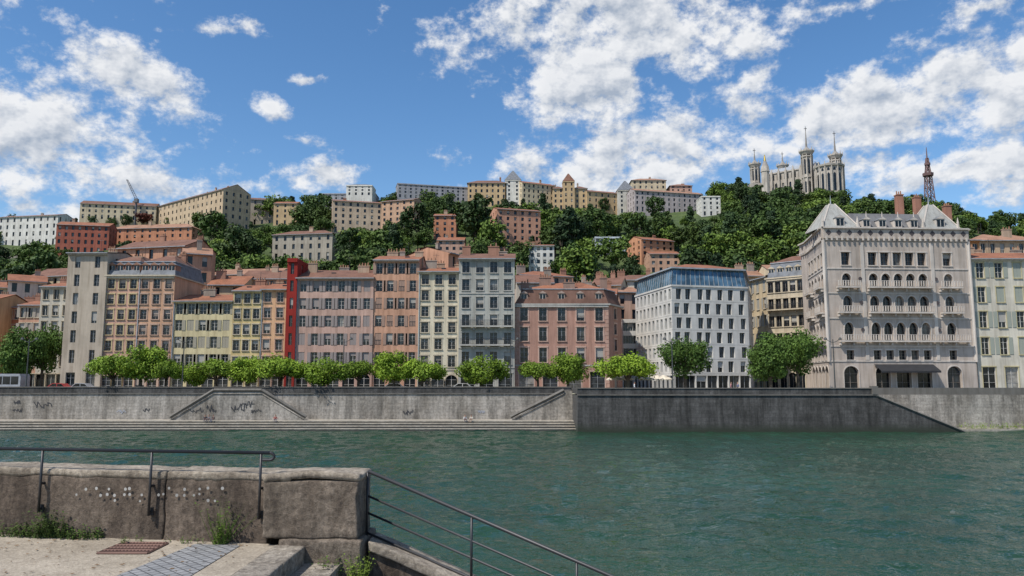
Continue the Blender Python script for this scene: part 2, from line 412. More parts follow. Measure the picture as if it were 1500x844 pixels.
rowb('yellow_apartment_building',336,378,134.8,426,(.58,.45,.22),(5,3,1.1,(2,2.0,1)),('gable',1.6,TILE1),dict(sur=CREAMT,surw=.12,blind=.35,guard=True),chim=2)
rowb('peach_apartment_building',378,415,135,424,(.60,.36,.21),(5,2,1.2,(2,2.0)),('gable',1.6,TILE1),dict(sur=PINKT,surw=.12,blind=.35,pipe=True),chim=2)
rowb('red_narrow_building',415,430,134.3,381,(.25,.026,.02),(6,1,.6,(1,1.0)),('flat',.3,TILE1),dict(sur=None,stain=.3,frame=BROWNF),side=(6,2,.9),chim=0)
rowb('pink_apartment_building',430,544,134.7,407,(.50,.33,.265),(5,6,1.15,(5,2.1,1)),('gable',2.1,TILE2),dict(sur=None,shut=(.30,.25,.23),blind=.3,blindc=(.3,.26,.24),bandm=PINKT,corn=PINKT,pipe=True),chim=3)
rowb('terracotta_apartment_building',544,611,134.9,381,(.53,.30,.20),(6,4,1.1,(3,2.0)),('gable',1.6,TILE1),dict(sur=None,shut=(.36,.23,.17),blind=.35,guard=True,bandm=PINKT,corn=PINKT),chim=3)
rowb('cream_apartment_building',611,671,134.7,398,(.62,.55,.41),(6,3,1.25,(3,2.2,1)),('gable',1.5,TILE1),dict(sur=CREAMT,blind=.5,guard=True,blindc=(.2,.18,.15),bandm=CREAMT,pipe=True),chim=3)
rowb('grey_stone_building',671,754,134.2,379,(.37,.365,.325),(6,4,1.3,(3,2.4)),('gable',1.8,TILE2),dict(sur=STONET,surw=.12,blind=.2,guard=True,frame=GREYF,corn=STONET,bandm=STONET,fl={2:dict(longbal=[(.03,.97)],band=STONET,balm=STONET),3:dict(longbal=[(.03,.97)],balm=STONET),5:dict(band=STONET)}),chim=3)
A=at(754,566,135.4);B=at(893,566,135.4);C=at(912,566,141);
H=zat(447,135.4)-ZS
pm=[(A[0],A[1]),(B[0],B[1]),(C[0],C[1]),(C[0],C[1]+9),(A[0],A[1]+14.5)]
op=dict(sur=S((.50,.34,.27)),blind=.15,surw=.2,sillf=.18,topf=.86,corn=STONET,quoin=S((.44,.28,.22)),bandm=STONET,guard=True,frame=GREYF)
bldg('pink_mansard_building',pm,ZS,H,(.41,.235,.18),[(3,5,1.35,(4,2.6)),(4,1,1.2,(1,1.5)),(4,3,1.2)],('mansard',2.9,stucco((.15,.085,.065)),TILE1,5,S((.4,.3,.25))),op,chim=4,chimc=stucco((.3,.2,.16)))
W1=(.56,.54,.50); L0=at(933,566,149);C0=at(987,566,131.5);R0=at(1100,566,135)
pm=[(C0[0],C0[1]),(R0[0],R0[1]),(R0[0]+6,R0[1]+17),(L0[0]+6,L0[1]+6),(L0[0],L0[1])]
H=zat(421,133)-ZS
def modfl(n,c=None):
    fls=[dict(h=H*.17,n=n,w=1.9,sill=.05,top=.9)]
    for i in range(6):
        d=dict(h=H*.83/6,w=1.0,sill=.12,top=.86)
        if c: d['c']=[x+(.012 if i%2 else -.012) for x in c]
        else: d['n']=n
        fls.append(d)
    return fls
om=dict(frame=GREYF,depth=.4,blind=.2,lod=1,stain=.25,blindc=(.5,.5,.48))
c=area_c(pm)
mb=bldg('white_office_building',pm,ZS,H,W1,[modfl(7,[.08,.2,.36,.47,.62,.76,.92]),modfl(6),None,None,modfl(9,[.06,.17,.28,.39,.5,.61,.72,.83,.94])],('none',0,TILE1),om,chim=0,cornice=False,emit=False)
# cladding joints
JM=plain('panel_joint',(.28,.27,.25))
for (i,j) in ((0,1),(4,0)):
    f2=Fr(pm[i][0],pm[i][1],ZS,pm[j][0]-pm[i][0],pm[j][1]-pm[i][1]); w2=math.hypot(pm[j][0]-pm[i][0],pm[j][1]-pm[i][1])
    for k in range(7): mb.box('panel_joints',JM,f2,.01,w2-.01,H*.17+k*H*.83/6-.02,H*.17+k*H*.83/6+.02,.002,.008)
zt=ZS+H+.31
GL,nt,b=newmat('attic_glazing'); b.inputs['Roughness'].default_value=.08; b.inputs['Metallic'].default_value=.3
gn=noise(nt,pos(nt),.5,2); nt.links.new(ramp(nt,gn,[(.4,(.05,.09,.12)),(.6,(.12,.22,.3))]),b.inputs['Base Color'])
frustum(mb,'glazed_attic',GL,scale_poly(pm,.985),zt,scale_poly(pm,.93),zt+2.9)
for (i,j) in ((0,1),(4,0),(1,2)):
    a,bb=scale_poly(pm,.988)[i],scale_poly(pm,.988)[j]; a2,b2=scale_poly(pm,.933)[i],scale_poly(pm,.933)[j]; n=16
    for k in range(n+1):
        t=k/n; mb.tube('mullions',GREYF,(a[0]+(bb[0]-a[0])*t,a[1]+(bb[1]-a[1])*t,zt),(a2[0]+(b2[0]-a2[0])*t,a2[1]+(b2[1]-a2[1])*t,zt+2.9),.05,n=4)
slab(mb,'eaves',ZINC,scale_poly(pm,.93),zt+2.9,zt+3.15,.5); frustum(mb,'roof',TILE1,scale_poly(pm,.96),zt+3.15,scale_poly(pm,.3),zt+4.9)
mb.emit('white_office_building',(C0[0],C0[1],ZS))
rowb('white_low_annexe',914,936,150,470,W1,(4,3,1.0),('flat',.3,TILE1),dict(lod=1,frame=GREYF,stain=.2),chim=0,depth=10)
o12=dict(sur=CREAMT,blind=.3,shut=(.35,.33,.28),surw=.08,lod=1)
rowb('ochre_corner_building',1101,1130,160,409,(.52,.41,.26),(5,3,1.1,(3,2.)),('gable',1.5,TILE1),o12,chim=2,depth=12,DR=152)
rowb('beige_mansard_building',1129,1196,152,407,(.49,.42,.31),(5,6,1.1,(5,2.,1)),('mansard',3.2,SLATE,TILE2,5,CREAMT),dict(sur=CREAMT,blind=.3,guard=True,lod=1,frame=BROWNF,bandm=CREAMT,corn=CREAMT,fl={2:dict(longbal=[(.02,.98)]),4:dict(longbal=[(.02,.98)])}),chim=3,DR=146)
# ---------------------------------------------------- venetian palace
PAL=(.45,.385,.33); PT=S((.53,.475,.42)); CD=127.0
C0=at(1216,566,CD);R0=at(1433,566,CD+1.5);L0=at(1191,566,CD+14)
pm=[(C0[0],C0[1]),(R0[0],R0[1]),(R0[0]+1,R0[1]+16),(L0[0],L0[1]+3),(L0[0],L0[1])]
H=zat(352,CD)-ZS
def yh(y): return zat(y,CD)-ZS
cc=[.147,.33,.415,.5,.585,.67,.845]
def pf(y0,y1,w,ywt,ywb,**k):
    h=yh(y0)-yh(y1); d=dict(h=h,w=w,sill=(yh(ywb)-yh(y1))/h,top=(yh(ywt)-yh(y1))/h); d.update(k); return d
base=yh(530)
def palfl(c,cg,lb,mid):
    return [dict(h=base,c=cg,w=2.5,sill=.02,top=.86,arch=.9),
     pf(508,530,1.3,513,527,c=c,longbal=None,band=PT),
     pf(467,508,1.6,472,499,c=c,arch=1.5,longbal=lb,band=PT),
     pf(430,467,1.6,433,457,c=c,arch=1.3,longbal=mid,band=PT),
     pf(394,430,1.6,400,420,c=c,arch=1.3,longbal=mid,band=PT),
     pf(352,394,1.5,369,388,c=c,band=PT)]
opal=dict(sur=PT,surw=.15,blind=.1,balm=PT,railm=PT,rstep=.42,rt=.075,depth=.6,frame=BROWNF)
fls=palfl(cc,[.147,.36,.5,.64,.845],[(.07,.95)],[(.07,.225),(.28,.72),(.77,.92)])
sc_=[.12,.3,.5,.7,.88]
fls2=palfl(sc_,sc_,[(.04,.96)],[(.04,.34),(.66,.96)])
mb=bldg('venetian_palace',pm,ZS,H,PAL,[fls,palfl([.2,.5,.8],[.5],[(.1,.9)],None),None,None,fls2],('none',0,SLATE),opal,chim=0,cornice=False,emit=False)
pw=stucco(PAL,stain=.6)
fr=Fr(pm[0][0],pm[0][1],ZS,pm[1][0]-pm[0][0],pm[1][1]-pm[0][1]); W=math.hypot(pm[1][0]-pm[0][0],pm[1][1]-pm[0][1])
# vertical pilaster strips framing the bays
for f_ in (.26,.74): mb.box('pilasters',PT,fr,f_*W-.3,f_*W+.3,base+.3,H-.4,.003,.12)
for f_ in (.0,.985): mb.box('pilasters',PT,fr,f_*W+.01,f_*W+.35,base+.3,H-.4,.003,.12)
# quatrefoil roundels above the grand floor windows
DM=plain('dark_marble',(.07,.055,.055))
for f_ in (.2375,.7575):
    for yy in (483,443,408):
        q=fr.p(f_*W,yh(yy),.13); mb.poly('medallions',DM,[(q[0]+.32*math.cos(a),q[1],q[2]+.32*math.sin(a)) for a in [2*math.pi*k/10 for k in range(10)]])
zt=H+.32; zc=yh(335)
for i in range(5):
    a,b_=pm[i],pm[(i+1)%5]; f2=Fr(a[0],a[1],ZS,b_[0]-a[0],b_[1]-a[1]); w2=math.hypot(b_[0]-a[0],b_[1]-a[1])
    mb.box('frieze',pw,f2,0.01,w2-.01,zt+.01,zc,-.4,.25)
    n=int(w2/.9)
    for k in range(n): 
        s=(k+.5)*w2/n; mb.box('corbels',PT,f2,s-.14,s+.14,zt-.35,zt+.3,.26,.42)
    n=max(1,int(w2/1.7))
    for k in range(n):
        s=(k+.5)*w2/n; zm=(zt+zc)/2+.15; q=[f2.p(s-.5,zm,.262),f2.p(s,zm-.55,.262),f2.p(s+.5,zm,.262),f2.p(s,zm+.55,.262)]
        mb.poly('diamond_medallions',DM,q)
    mb.box('cornice',PT,f2,0.0,w2,zc+.01,zc+.25,-.5,.55)
PYR=stucco((.32,.32,.30))
def tower(s0,s1,apex):
    z=zc+.26
    pts=[fr.p(s0,0,.35)[:2],fr.p(s1,0,.35)[:2],fr.p(s1,0,-6)[:2],fr.p(s0,0,-6)[:2]]
    frustum(mb,'pyramid_roof',PYR,pts,ZS+z,scale_poly(pts,.14),ZS+yh(apex))
    for k in range(4):
        a=pts[k]; c_=area_c(pts); e=scale_poly(pts,.14)[k]; mb.tube('hip_ridges',PT,(*a,ZS+z),(*e,ZS+yh(apex)),.14,n=4)
    q=fr.p((s0+s1)/2,yh(apex),-2.8); mb.tube('finials',ZINC,q,(q[0],q[1],q[2]+1.6),.12,.03)
    dormer(mb,fr,(s0+s1)/2,z+.1,.2,1.5,1.5,1.5,PT,SLATE)
    for s in (s0+.2,s1-.2):
        q=fr.p(s,z,.2); mb.prism('pinnacles',PT,q[0],q[1],q[2],q[2]+.9,.25,.2,6); mb.prism('pinnacles',PT,q[0],q[1],q[2]+.9,q[2]+1.9,.22,.02,6)
tower(-.2,6.2,294); tower(W-8.0,W-1.5,293)
q0=[fr.p(5.7,0,-.2)[:2],fr.p(W-7.1,0,-.2)[:2],fr.p(W-7.1,0,-13)[:2],fr.p(5.7,0,-13)[:2]]
q1=[fr.p(5.7,0,-2.2)[:2],fr.p(W-7.1,0,-2.2)[:2],fr.p(W-7.1,0,-11)[:2],fr.p(5.7,0,-11)[:2]]
frustum(mb,'slate_roof',stucco((.15,.15,.155)),q0,ZS+zc+.26,q1,ZS+yh(308))
for k in range(4):
    s=6.2+(W-14.2)*(k+.5)/4; dormer(mb,fr,s,zc+.3,.2,1.3,1.3,1.6,PT,SLATE)
    q=fr.p(s,zc+2.1,.2); mb.tube('finials',PT,q,(q[0],q[1],q[2]+.9),.12,.03)
for s,d,h in ((W-8.7,-5,5.6),(W-3.0,-9,6.2),(W-.7,-4,3.5),(5.5,-9,3.0)):
    chimney(mb,fr,s,d,zc+1.5,1.1,1.0,h,stucco((.34,.17,.12)),3)
for s in (0,W):
    q=fr.p(s,0,0); mb.prism('corner_colonnettes',PT,q[0],q[1],ZS+base,ZS+H,.28,.28,10)
mb.poly('awning',plain('awning_canvas',(.02,.02,.022)),[fr.p(.3*W,base-.4,.1),fr.p(.7*W,base-.4,.1),fr.p(.7*W,base-1.5,2.2),fr.p(.3*W,base-1.5,2.2)])
mb.box('awning',plain('awning_canvas',(.02,.02,.022)),fr,.3*W,.7*W,base-1.8,base-1.5,2.15,2.2)
mb.emit('venetian_palace',(C0[0],C0[1],ZS))
rowb('cream_corner_building',1434,1600,129,379,(.56,.52,.43),(4,6,1.35,(5,2.2)),('gable',1.9,TILE1),dict(sur=S((.50,.44,.26)),surw=.12,blind=.3,shut=(.34,.36,.30)),side=(4,3,1.2),chim=4)
rowb('ochre_back_house',1424,1450,150,352,(.50,.26,.11),(6,2,1.0),('gable',1.4,TILE1),dict(lod=1),chim=2,chimc=stucco((.5,.25,.12)))
rowb('tiled_roof_house',1448,1520,165,352,(.50,.36,.24),(6,5,1.0),('hip',2.4,TILE3),dict(lod=1),chim=2)
rowb('cream_street_house',1600,1760,133,395,(.48,.40,.30),(5,7,1.1),('gable',1.9,TILE1),dict(sur=CREAMT,lod=1),chim=3)
ol=dict(sur=CREAMT,surw=.1,blind=.3,lod=1)
rowb('white_render_building',50,96,147,420,(.52,.48,.40),(5,3,1.1,(3,1.8)),('gable',1.4,TILE1),ol,chim=3)
rowb('rose_street_house',20,52,158,447,(.50,.29,.20),(4,3,1.1,(3,1.8)),('gable',1.5,TILE1),dict(ol,shut=(.35,.3,.25)),chim=2)
rowb('red_street_house',-20,22,166,450,(.46,.19,.10),(4,4,1.1,(3,1.8)),('gable',1.5,TILE1),ol,chim=2)
rowb('ochre_street_house',-110,-18,160,440,(.48,.35,.2),(4,6,1.1,(3,1.8)),('gable',1.8,TILE1),ol,chim=3)
rowb('salmon_street_house',-230,-112,150,430,(.48,.30,.22),(5,7,1.1,(3,1.8)),('gable',1.8,TILE1),ol,chim=3)
cols=[(.50,.32,.23),(.54,.45,.31),(.47,.26,.17),(.54,.48,.39),(.52,.38,.24),(.46,.32,.25)]
second=[(0,58,176,412,3),(30,110,188,404,1),(100,160,165,398,0),(-80,0,182,420,1),(160,262,168,362,2),(258,302,160,372,2),(298,352,160,417,4),(345,420,166,408,0),(300,400,182,402,1),(655,672,160,372,2),(757,812,158,414,3),(800,860,166,424,4),(830,905,156,432,2),(868,912,176,418,1),(905,940,172,428,0),(760,840,184,404,5),(910,960,186,410,3),(1088,1135,176,404,4),(540,660,158,412,4),(430,540,160,430,1),(1135,1215,172,398,1),(1200,1440,175,400,0)]
for i,(a,b_,D,y,ci) in enumerate(second):
    W_=(b_-a)/F*D; n=max(1,int(W_/2.6)); H_=zat(y,D)-ZS; dr=random.uniform(-5,5)
    rowb('old_town_house',a,b_,D,y,cols[ci],(max(3,int(H_/3.2)-1),n,1.0),(('hip' if i%3==0 and W_>13 else 'gable'),random.uniform(1.6,2.6),[TILE1,TILE2,TILE3][i%3]),dict(lod=2,sur=None),chim=random.randint(1,3),depth=11,DR=D+dr)
# ---------------------------------------------------------------- terrain
RX=[-800,0,100,225,350,450,600,700,800,900,1000,1050,1120,1200,1260,1360,1430,1500,1700,2400]
RY=[400,345,338,330,330,316,304,303,306,306,306,302,292,300,312,322,338,350,375,430]
def terrain(X,Y):
    X=np.asarray(X,float);Y=np.asarray(Y,float)
    px=750+F*X/np.maximum(Y,1); yr=np.interp(px,RX,RY); Zr=CZ+(556-yr)/F*430
    t=np.clip((Y-168)/(262),0,1); f=t**.92
    z=5.0+(Zr-5.0)*f
    z+=np.where(Y>430,-(np.clip(Y-520,0,2500))*.03,0)
    z+=t*(1.6*np.sin(X*.05+1.3)*np.cos(Y*.043)+.9*np.sin(X*.13+Y*.11))
    return z
def ter(x,y): return float(terrain(x,y))
def hit(px,py):
    for D in np.arange(172,520,1.0):
        X=at(px,py,D)[0]
        if proj(X,D,ter(X,D))[1]<=py: return D
    return 430.
xs=np.unique(np.concatenate([np.arange(-3000,-500,120),np.arange(-500,620,7),np.arange(620,3001,120)])); ys=np.unique(np.concatenate([np.arange(140,540,6),np.arange(540,4000,120)]))
XX,YY=np.meshgrid(xs,ys); ZZ=terrain(XX,YY)-.02
V=np.stack([XX,YY,ZZ],-1).reshape(-1,3); nx=len(xs); ny=len(ys)
I=np.arange(nx*ny).reshape(ny,nx); Fq=np.stack([I[:-1,:-1],I[:-1,1:],I[1:,1:],I[1:,:-1]],-1).reshape(-1,4)
me=bpy.data.meshes.new('hill'); me.from_pydata(V.tolist(),[],Fq.tolist()); me.polygons.foreach_set('use_smooth',[True]*len(Fq))
m,nt,b=newmat('hillside_ground'); n1=noise(nt,pos(nt),.06,4,.65); n2=noise(nt,pos(nt),.8,4,.7)
cgr=ramp(nt,n1,[(.35,(.04,.065,.018)),(.6,(.08,.12,.03)),(.75,(.17,.15,.09))]); cgr=mixc(nt,.7,cgr,ramp(nt,n2,[(.3,(.4,.4,.4)),(.7,(1.3,1.3,1.3))]),'MULTIPLY')
nt.links.new(cgr,b.inputs['Base Color']); b.inputs['Roughness'].default_value=1; bump(nt,b,n2,1.0)
me.materials.append(m); o=bpy.data.objects.new('hill',me); COL.objects.link(o)
# ---------------------------------------------------------------- hill buildings
def hillb(name,x0,x1,yt,yb,color,nfl,ncol,roof=('gable',2.0,TILE1),dd=0,depth=11,o=None,D=None,chim=1,w=1.1,side=None,keep=True):
    D=D or hit((x0+x1)/2,yb); A=at(x0,yb,D-dd/2); B=at(x1,yb,D+dd/2)
    ux,uy=B[0]-A[0],B[1]-A[1]; l=math.hypot(ux,uy); ux/=l;uy/=l; nb=(-uy,ux)
    pts=[(A[0],A[1]),(B[0],B[1]),(B[0]+nb[0]*depth,B[1]+nb[1]*depth),(A[0]+nb[0]*depth,A[1]+nb[1]*depth)]
    z0=zat(yb,D); H=zat(yt,D)-z0
    oo=dict(lod=2,sur=None,sillf=.22,topf=.8,stain=.5,depth=.35,blind=.35); oo.update(o or {})
    bldg(name,pts,z0,H,color,[(nfl,ncol,w,(ncol,w)),side or (nfl,3,w,(3,w)),None,side or (nfl,3,w,(3,w))],roof,oo,chim=chim,found=14)
    if keep: RECTS.append((x0,x1,yt-4,yb,D))
OC=(.50,.36,.21);CR=(.55,.46,.32);WHt=(.62,.60,.55);OR=(.48,.22,.13);PKc=(.49,.31,.24);RD=(.34,.11,.075);GRc=(.32,.32,.34)
hillb('white_villa',-6,82,317,361,WHt,3,9,('gable',1.6,TILE1),dd=-6)
hillb('red_convent_building',80,158,330,372,RD,3,8,('gable',2.2,TILE1),dd=4)
hillb('orange_convent_building',158,280,334,360,OR,2,11,('hip',2.6,TILE3),dd=-5)
hillb('hospital_low_wing',116,228,300,322,CR,2,12,('gable',2.6,TILE2),dd=8)
D1=395
A=at(226,330,438);B=at(325,330,D1);C=at(366,330,D1+12); dx,dy=A[0]-B[0],A[1]-B[1]
z0=zat(334,D1); H=zat(277,D1)-z0
pts=[(A[0],A[1]),(B[0],B[1]),(C[0],C[1]),(C[0]+dx,C[1]+dy)]
bldg('ochre_hospital_building',pts,z0,H,(.48,.37,.25),[(4,16,1.2,(16,1.2)),(4,4,1.2,(4,1.2)),None,None],('gable',4.0,TILE2),dict(lod=2,sur=None,sillf=.25,topf=.75),chim=5,found=16)
RECTS.append((226,366,268,325,D1))
hillb('stone_house',334,400,292,330,(.38,.33,.26),3,6,('gable',2,TILE2),dd=5)
hillb('ochre_house',400,434,298,330,OC,3,3)
hillb('stone_terrace_house',398,486,343,382,(.36,.32,.26),2,7,('hip',2.2,TILE2),dd=-4)
hillb('modern_hillside_building',470,550,284,298,GRc,2,9,('flat',0,SLATE),chim=0)
hillb('observatory_building',507,545,272,286,WHt,2,4,('low',1.6,SLATE),chim=0,D=415)
hillb('cream_hillside_apartments',486,560,296,342,(.52,.40,.29),4,7,('gable',1.6,TILE1),dd=6)
hillb('orange_hillside_apartments',558,606,294,335,(.48,.31,.21),4,5,('gable',1.6,TILE1),dd=-5)
hillb('grey_modern_residence',582,690,272,292,GRc,3,14,('flat',0,SLATE),chim=2,dd=10)
hillb('red_house',635,668,316,350,OR,3,3,('gable',1.8,TILE1))
hillb('ochre_school_building',685,742,268,302,OC,3,7,('hip',2.6,TILE2))
hillb('white_tower',740,763,264,302,WHt,5,2,('pyr',6.5,SLATE),depth=8,chim=0)
hillb('cream_school_building',765,812,270,302,CR,3,7,('gable',2.2,TILE1),dd=8)
hillb('ochre_mansion',810,826,276,308,OC,3,2,('hip',2.4,TILE2))
hillb('ochre_mansion',841,860,276,308,OC,3,2,('hip',2.4,TILE2))
hillb('brown_roof_turret',825,842,266,308,OC,4,2,('pyr',5.5,TILE2),depth=7,chim=0,w=.9)
hillb('peach_terrace_house',728,792,308,365,(.52,.28,.19),5,6,('gable',1.6,TILE1),dd=5)
hillb('ochre_terrace_house',860,905,282,308,OC,2,5,dd=6)
hillb('convent_tower',905,930,279,312,(.5,.47,.41),4,2,('pyr',6.5,SLATE),depth=8,chim=0)
hillb('lavender_convent_building',930,1030,282,312,(.40,.35,.34),3,13,('gable',2.2,TILE3),dd=10)
hillb('cream_upper_house',926,976,264,286,CR,2,6,('hip',2.2,TILE3),D=440)
hillb('pink_upper_house',982,1014,272,286,PKc,2,4,('hip',2,TILE1),D=440)
hillb('white_convent_wing',1028,1056,288,316,WHt,3,3,('flat',1,TILE1),chim=0)
hillb('white_terraced_villa',775,812,360,400,WHt,3,4,('gable',1.2,TILE1))
hillb('blue_glass_house',872,916,348,376,(.46,.51,.54),2,4,('flat',0,SLATE),w=2.2,chim=0)
hillb('orange_villa',940,988,352,386,(.52,.26,.15),3,5,('gable',1.8,TILE1),dd=5)
hillb('pink_villa',952,996,372,400,(.50,.31,.22),2,4,('gable',1.6,TILE1))
hillb('yellow_hill_house',1462,1530,352,385,(.53,.31,.13),3,6,('hip',2.5,TILE3),D=230)
hillb('brown_villa',640,680,352,378,PKc,2,4,('gable',2,TILE1))
for (x0,x1,y,h) in ((500,640,352,3),(820,960,322,3),(960,1100,300,3),(300,400,345,3.5),(0,120,378,3),(560,700,378,3),(420,520,396,3),(120,250,382,3)):
    D=hit((x0+x1)/2,y); A=at(x0,y,D);B=at(x1,y,D+4); mb=MB(); f2=Fr(A[0],A[1],A[2]-6,B[0]-A[0],B[1]-A[1]); l=math.hypot(B[0]-A[0],B[1]-A[1])
    mb.box('masonry',stucco((.34,.30,.24)),f2,0,l,0,6+h*.6,-.6,0); mb.box('coping',STONET,f2,-.1,l+.1,6.003+h*.6,6.2+h*.6,-.7,.1); mb.emit('retaining_wall',(A[0],A[1],A[2]))
# ---------------------------------------------------------------- basilica
mb=MB(); BD=500; STN=stucco((.44,.40,.35),stain=.7); STD=stucco((.28,.26,.24)); DK=glassm(0)
def bx(px,D=BD): return at(px,280,D)[0]
def oct_tower(px,D,ytop,ybase,r):
    x=bx(px,D); zt=zat(ytop,D); zb=zat(ybase,D); Hh=zt-zb
    zc=zb+Hh*.62
    mb.prism('towers',STN,x,D,zb-12,zc,r,r*.92,8,math.pi/8)
    for k in range(8):
        a=math.pi/8+2*math.pi*k/8; mb.prism('tower_columns',STN,x+r*math.cos(a),D+r*math.sin(a),zb-5,zc+.5,.38,.38,6)
        a2=a+math.pi/8; ri=r*.935
        for z1,z2 in ((zb+Hh*.12,zb+Hh*.26),(zb+Hh*.37,zb+Hh*.56)):
            cxx,cyy=x+ri*math.cos(a2),D+ri*math.sin(a2); t=(-math.sin(a2),math.cos(a2)); w=r*.15
            mb.poly('tower_openings',DK,[(cxx-t[0]*w,cyy-t[1]*w,z1),(cxx+t[0]*w,cyy+t[1]*w,z1),(cxx+t[0]*w,cyy+t[1]*w,z2),(cxx,cyy,z2+w*1.2),(cxx-t[0]*w,cyy-t[1]*w,z2)])
    for f_,g in ((.32,1.1),(.60,1.12)): mb.prism('tower_cornices',STN,x,D,zb+Hh*f_,zb+Hh*f_+.6,r*g,r*g,8,math.pi/8)
    mb.prism('tower_crowns',STN,x,D,zc+.6,zc+2.6,r*1.02,r*1.35,8,math.pi/8); mb.prism('tower_crowns',STN,x,D,zc+2.6,zc+3.4,r*1.4,r*1.4,8,math.pi/8)
    for k in range(8):
        a=math.pi/8+2*math.pi*k/8; mb.prism('pinnacles',STN,x+r*1.3*math.cos(a),D+r*1.3*math.sin(a),zc+3.4,zc+5.4,.45,.1,5)
    mb.prism('tower_roofs',STD,x,D,zc+3.4,zc+6.0,r*.9,r*.25,8); mb.prism('spires',STD,x,D,zc+6.0,zt-1.5,r*.22,.2,6)
    mb.tube('crosses',IRON,(x,D,zt-2),(x,D,zt+1.2),.24,.16); mb.tube('crosses',IRON,(x-1,D,zt-.3),(x+1,D,zt-.3),.18)
oct_tower(1184,BD+6,188,296,3.6); oct_tower(1226,BD-2,195,300,3.4); oct_tower(1107,BD+34,220,292,3.2); oct_tower(1148,BD+44,225,288,3.1)
xa=bx(1120,BD+30); xb=bx(1200,BD+2)
fr=Fr(xa,BD+28,zat(292,BD+20)-10,xb-xa,-22); Wn=math.hypot(xb-xa,22); Hn=zat(256,BD+20)-zat(292,BD+20)+10
facade(mb,fr,Wn,[dict(h=10+Hn*.18-3),dict(h=Hn*.40,n=7,w=1.5,sill=.15,top=.9,arch=1.4,lod=2,depth=.6),dict(h=Hn*.22,n=14,w=.7,sill=.2,top=.85,arch=1,lod=2)],STN,{})
Ht=10+Hn*.8-3
mb.box('nave',STN,fr,0,Wn,0,Ht-.1,-16,-.9); mb.box('nave_cornice',STN,fr,-.4,Wn+.4,Ht,Ht+.8,-16,.6)
for k in range(8):
    s=Wn*k/7; mb.box('buttresses',STN,fr,s-.7,s+.7,0,Ht+1.2,.01,1.6); q=fr.p(s,Ht+1.2,.8); mb.prism('pinnacles',STN,q[0],q[1],q[2],q[2]+3,.6,.08,6)
p=fr.p; z1=Ht+.8; z2=Ht+5.5
mb.poly('nave_roof',ZINC,[p(0,z1,.3),p(Wn,z1,.3),p(Wn,z2,-8),p(0,z2,-8)]); mb.poly('nave_roof',ZINC,[p(0,z1,-16),p(0,z2,-8),p(Wn,z2,-8),p(Wn,z1,-16)]); mb.poly('nave_gable',STN,[p(Wn,z1,.3),p(Wn,z1,-16),p(Wn,z2,-8)]); mb.poly('nave_gable',STN,[p(0,z1,.3),p(0,z2,-8),p(0,z1,-16)])
ax,ay=bx(1216,BD-6),BD-6; r=8.6; zb=zat(310,BD-6); zt=zat(247,BD-6)
mb.prism('apse',STN,ax,ay,zb-12,zt,r,r,14)
for k in range(14):
    a=2*math.pi*(k+.5)/14; ri=r*math.cos(math.pi/14)+.03; t=(-math.sin(a),math.cos(a)); cx_,cy_=ax+ri*math.cos(a),ay+ri*math.sin(a); w=.8
    for za,zbb in ((zb+12,zt-5.5),(zt-3.2,zt-2.0)):
        mb.poly('apse_windows',DK,[(cx_-t[0]*w,cy_-t[1]*w,za),(cx_+t[0]*w,cy_+t[1]*w,za),(cx_+t[0]*w,cy_+t[1]*w,zbb),(cx_,cy_,zbb+1.1),(cx_-t[0]*w,cy_-t[1]*w,zbb)])
    a=2*math.pi*k/14; mb.prism('apse_columns',STN,ax+(r+.3)*math.cos(a),ay+(r+.3)*math.sin(a),zb-12,zt,.55,.5,6)
mb.prism('apse_cornice',STN,ax,ay,zt,zt+1.2,r+.9,r+1.1,14); mb.prism('apse_roof',STD,ax,ay,zt+1.2,zt+4,r*.95,1,14)
for k in range(14):
    a=2*math.pi*k/14; mb.prism('pinnacles',STN,ax+(r+.7)*math.cos(a),ay+(r+.7)*math.sin(a),zt+1.2,zt+3.2,.5,.1,5)
mb.emit('hilltop_basilica',(ax,ay,zb))
mb=MB(); x=bx(1122,BD+15); D=BD+15; zb=zat(285,D)
mb.prism('bell_tower',STN,x,D,zb-10,zat(252,D),3.0,2.8,8); mb.prism('belfry',STN,x,D,zat(252,D),zat(244,D),3.2,2.6,8); mb.prism('cupola',STD,x,D,zat(244,D),zat(236,D),2.4,.9,10)
GOLD=plain('gilding',(.75,.5,.12),.35,.9); mb.prism('statue_robe',GOLD,x,D,zat(236,D),zat(229,D),1.0,.45,8); mb.prism('statue_head',GOLD,x,D,zat(229,D),zat(227,D),.4,.3,8)
wbox(mb,'chapel',STN,x-9,x+3,D+3,D+14,zb-8,zb+9); mb.emit('statue_chapel',(x,D,zb))
RECTS.append((1098,1242,215,285,BD))
mb=MB(); D=540; x=bx(1361,D); LT=plain('painted_steel',(.14,.08,.075)); zb=zat(330,D); lv=[(330,5.2),(312,4.4),(300,3.9),(288,3.4),(276,3.0),(266,2.6),(257,2.4),(248,1.6),(240,1.2),(232,.9)]
for i in range(len(lv)-1):
    (ya,ra),(yb_,rb)=lv[i],lv[i+1]; za,zc_=zat(ya,D),zat(yb_,D)
    ca=[(x+ra*sx*.7,D+ra*sy*.7,za) for sx,sy in((-1,-1),(1,-1),(1,1),(-1,1))]; cb=[(x+rb*sx*.7,D+rb*sy*.7,zc_) for sx,sy in((-1,-1),(1,-1),(1,1),(-1,1))]
    for k in range(4):
        j=(k+1)%4; mb.tube('legs',LT,ca[k],cb[k],.4,n=4); mb.tube('braces',LT,ca[k],cb[j],.22,n=4); mb.tube('braces',LT,ca[j],cb[k],.22,n=4); mb.tube('braces',LT,cb[k],cb[j],.24,n=4)
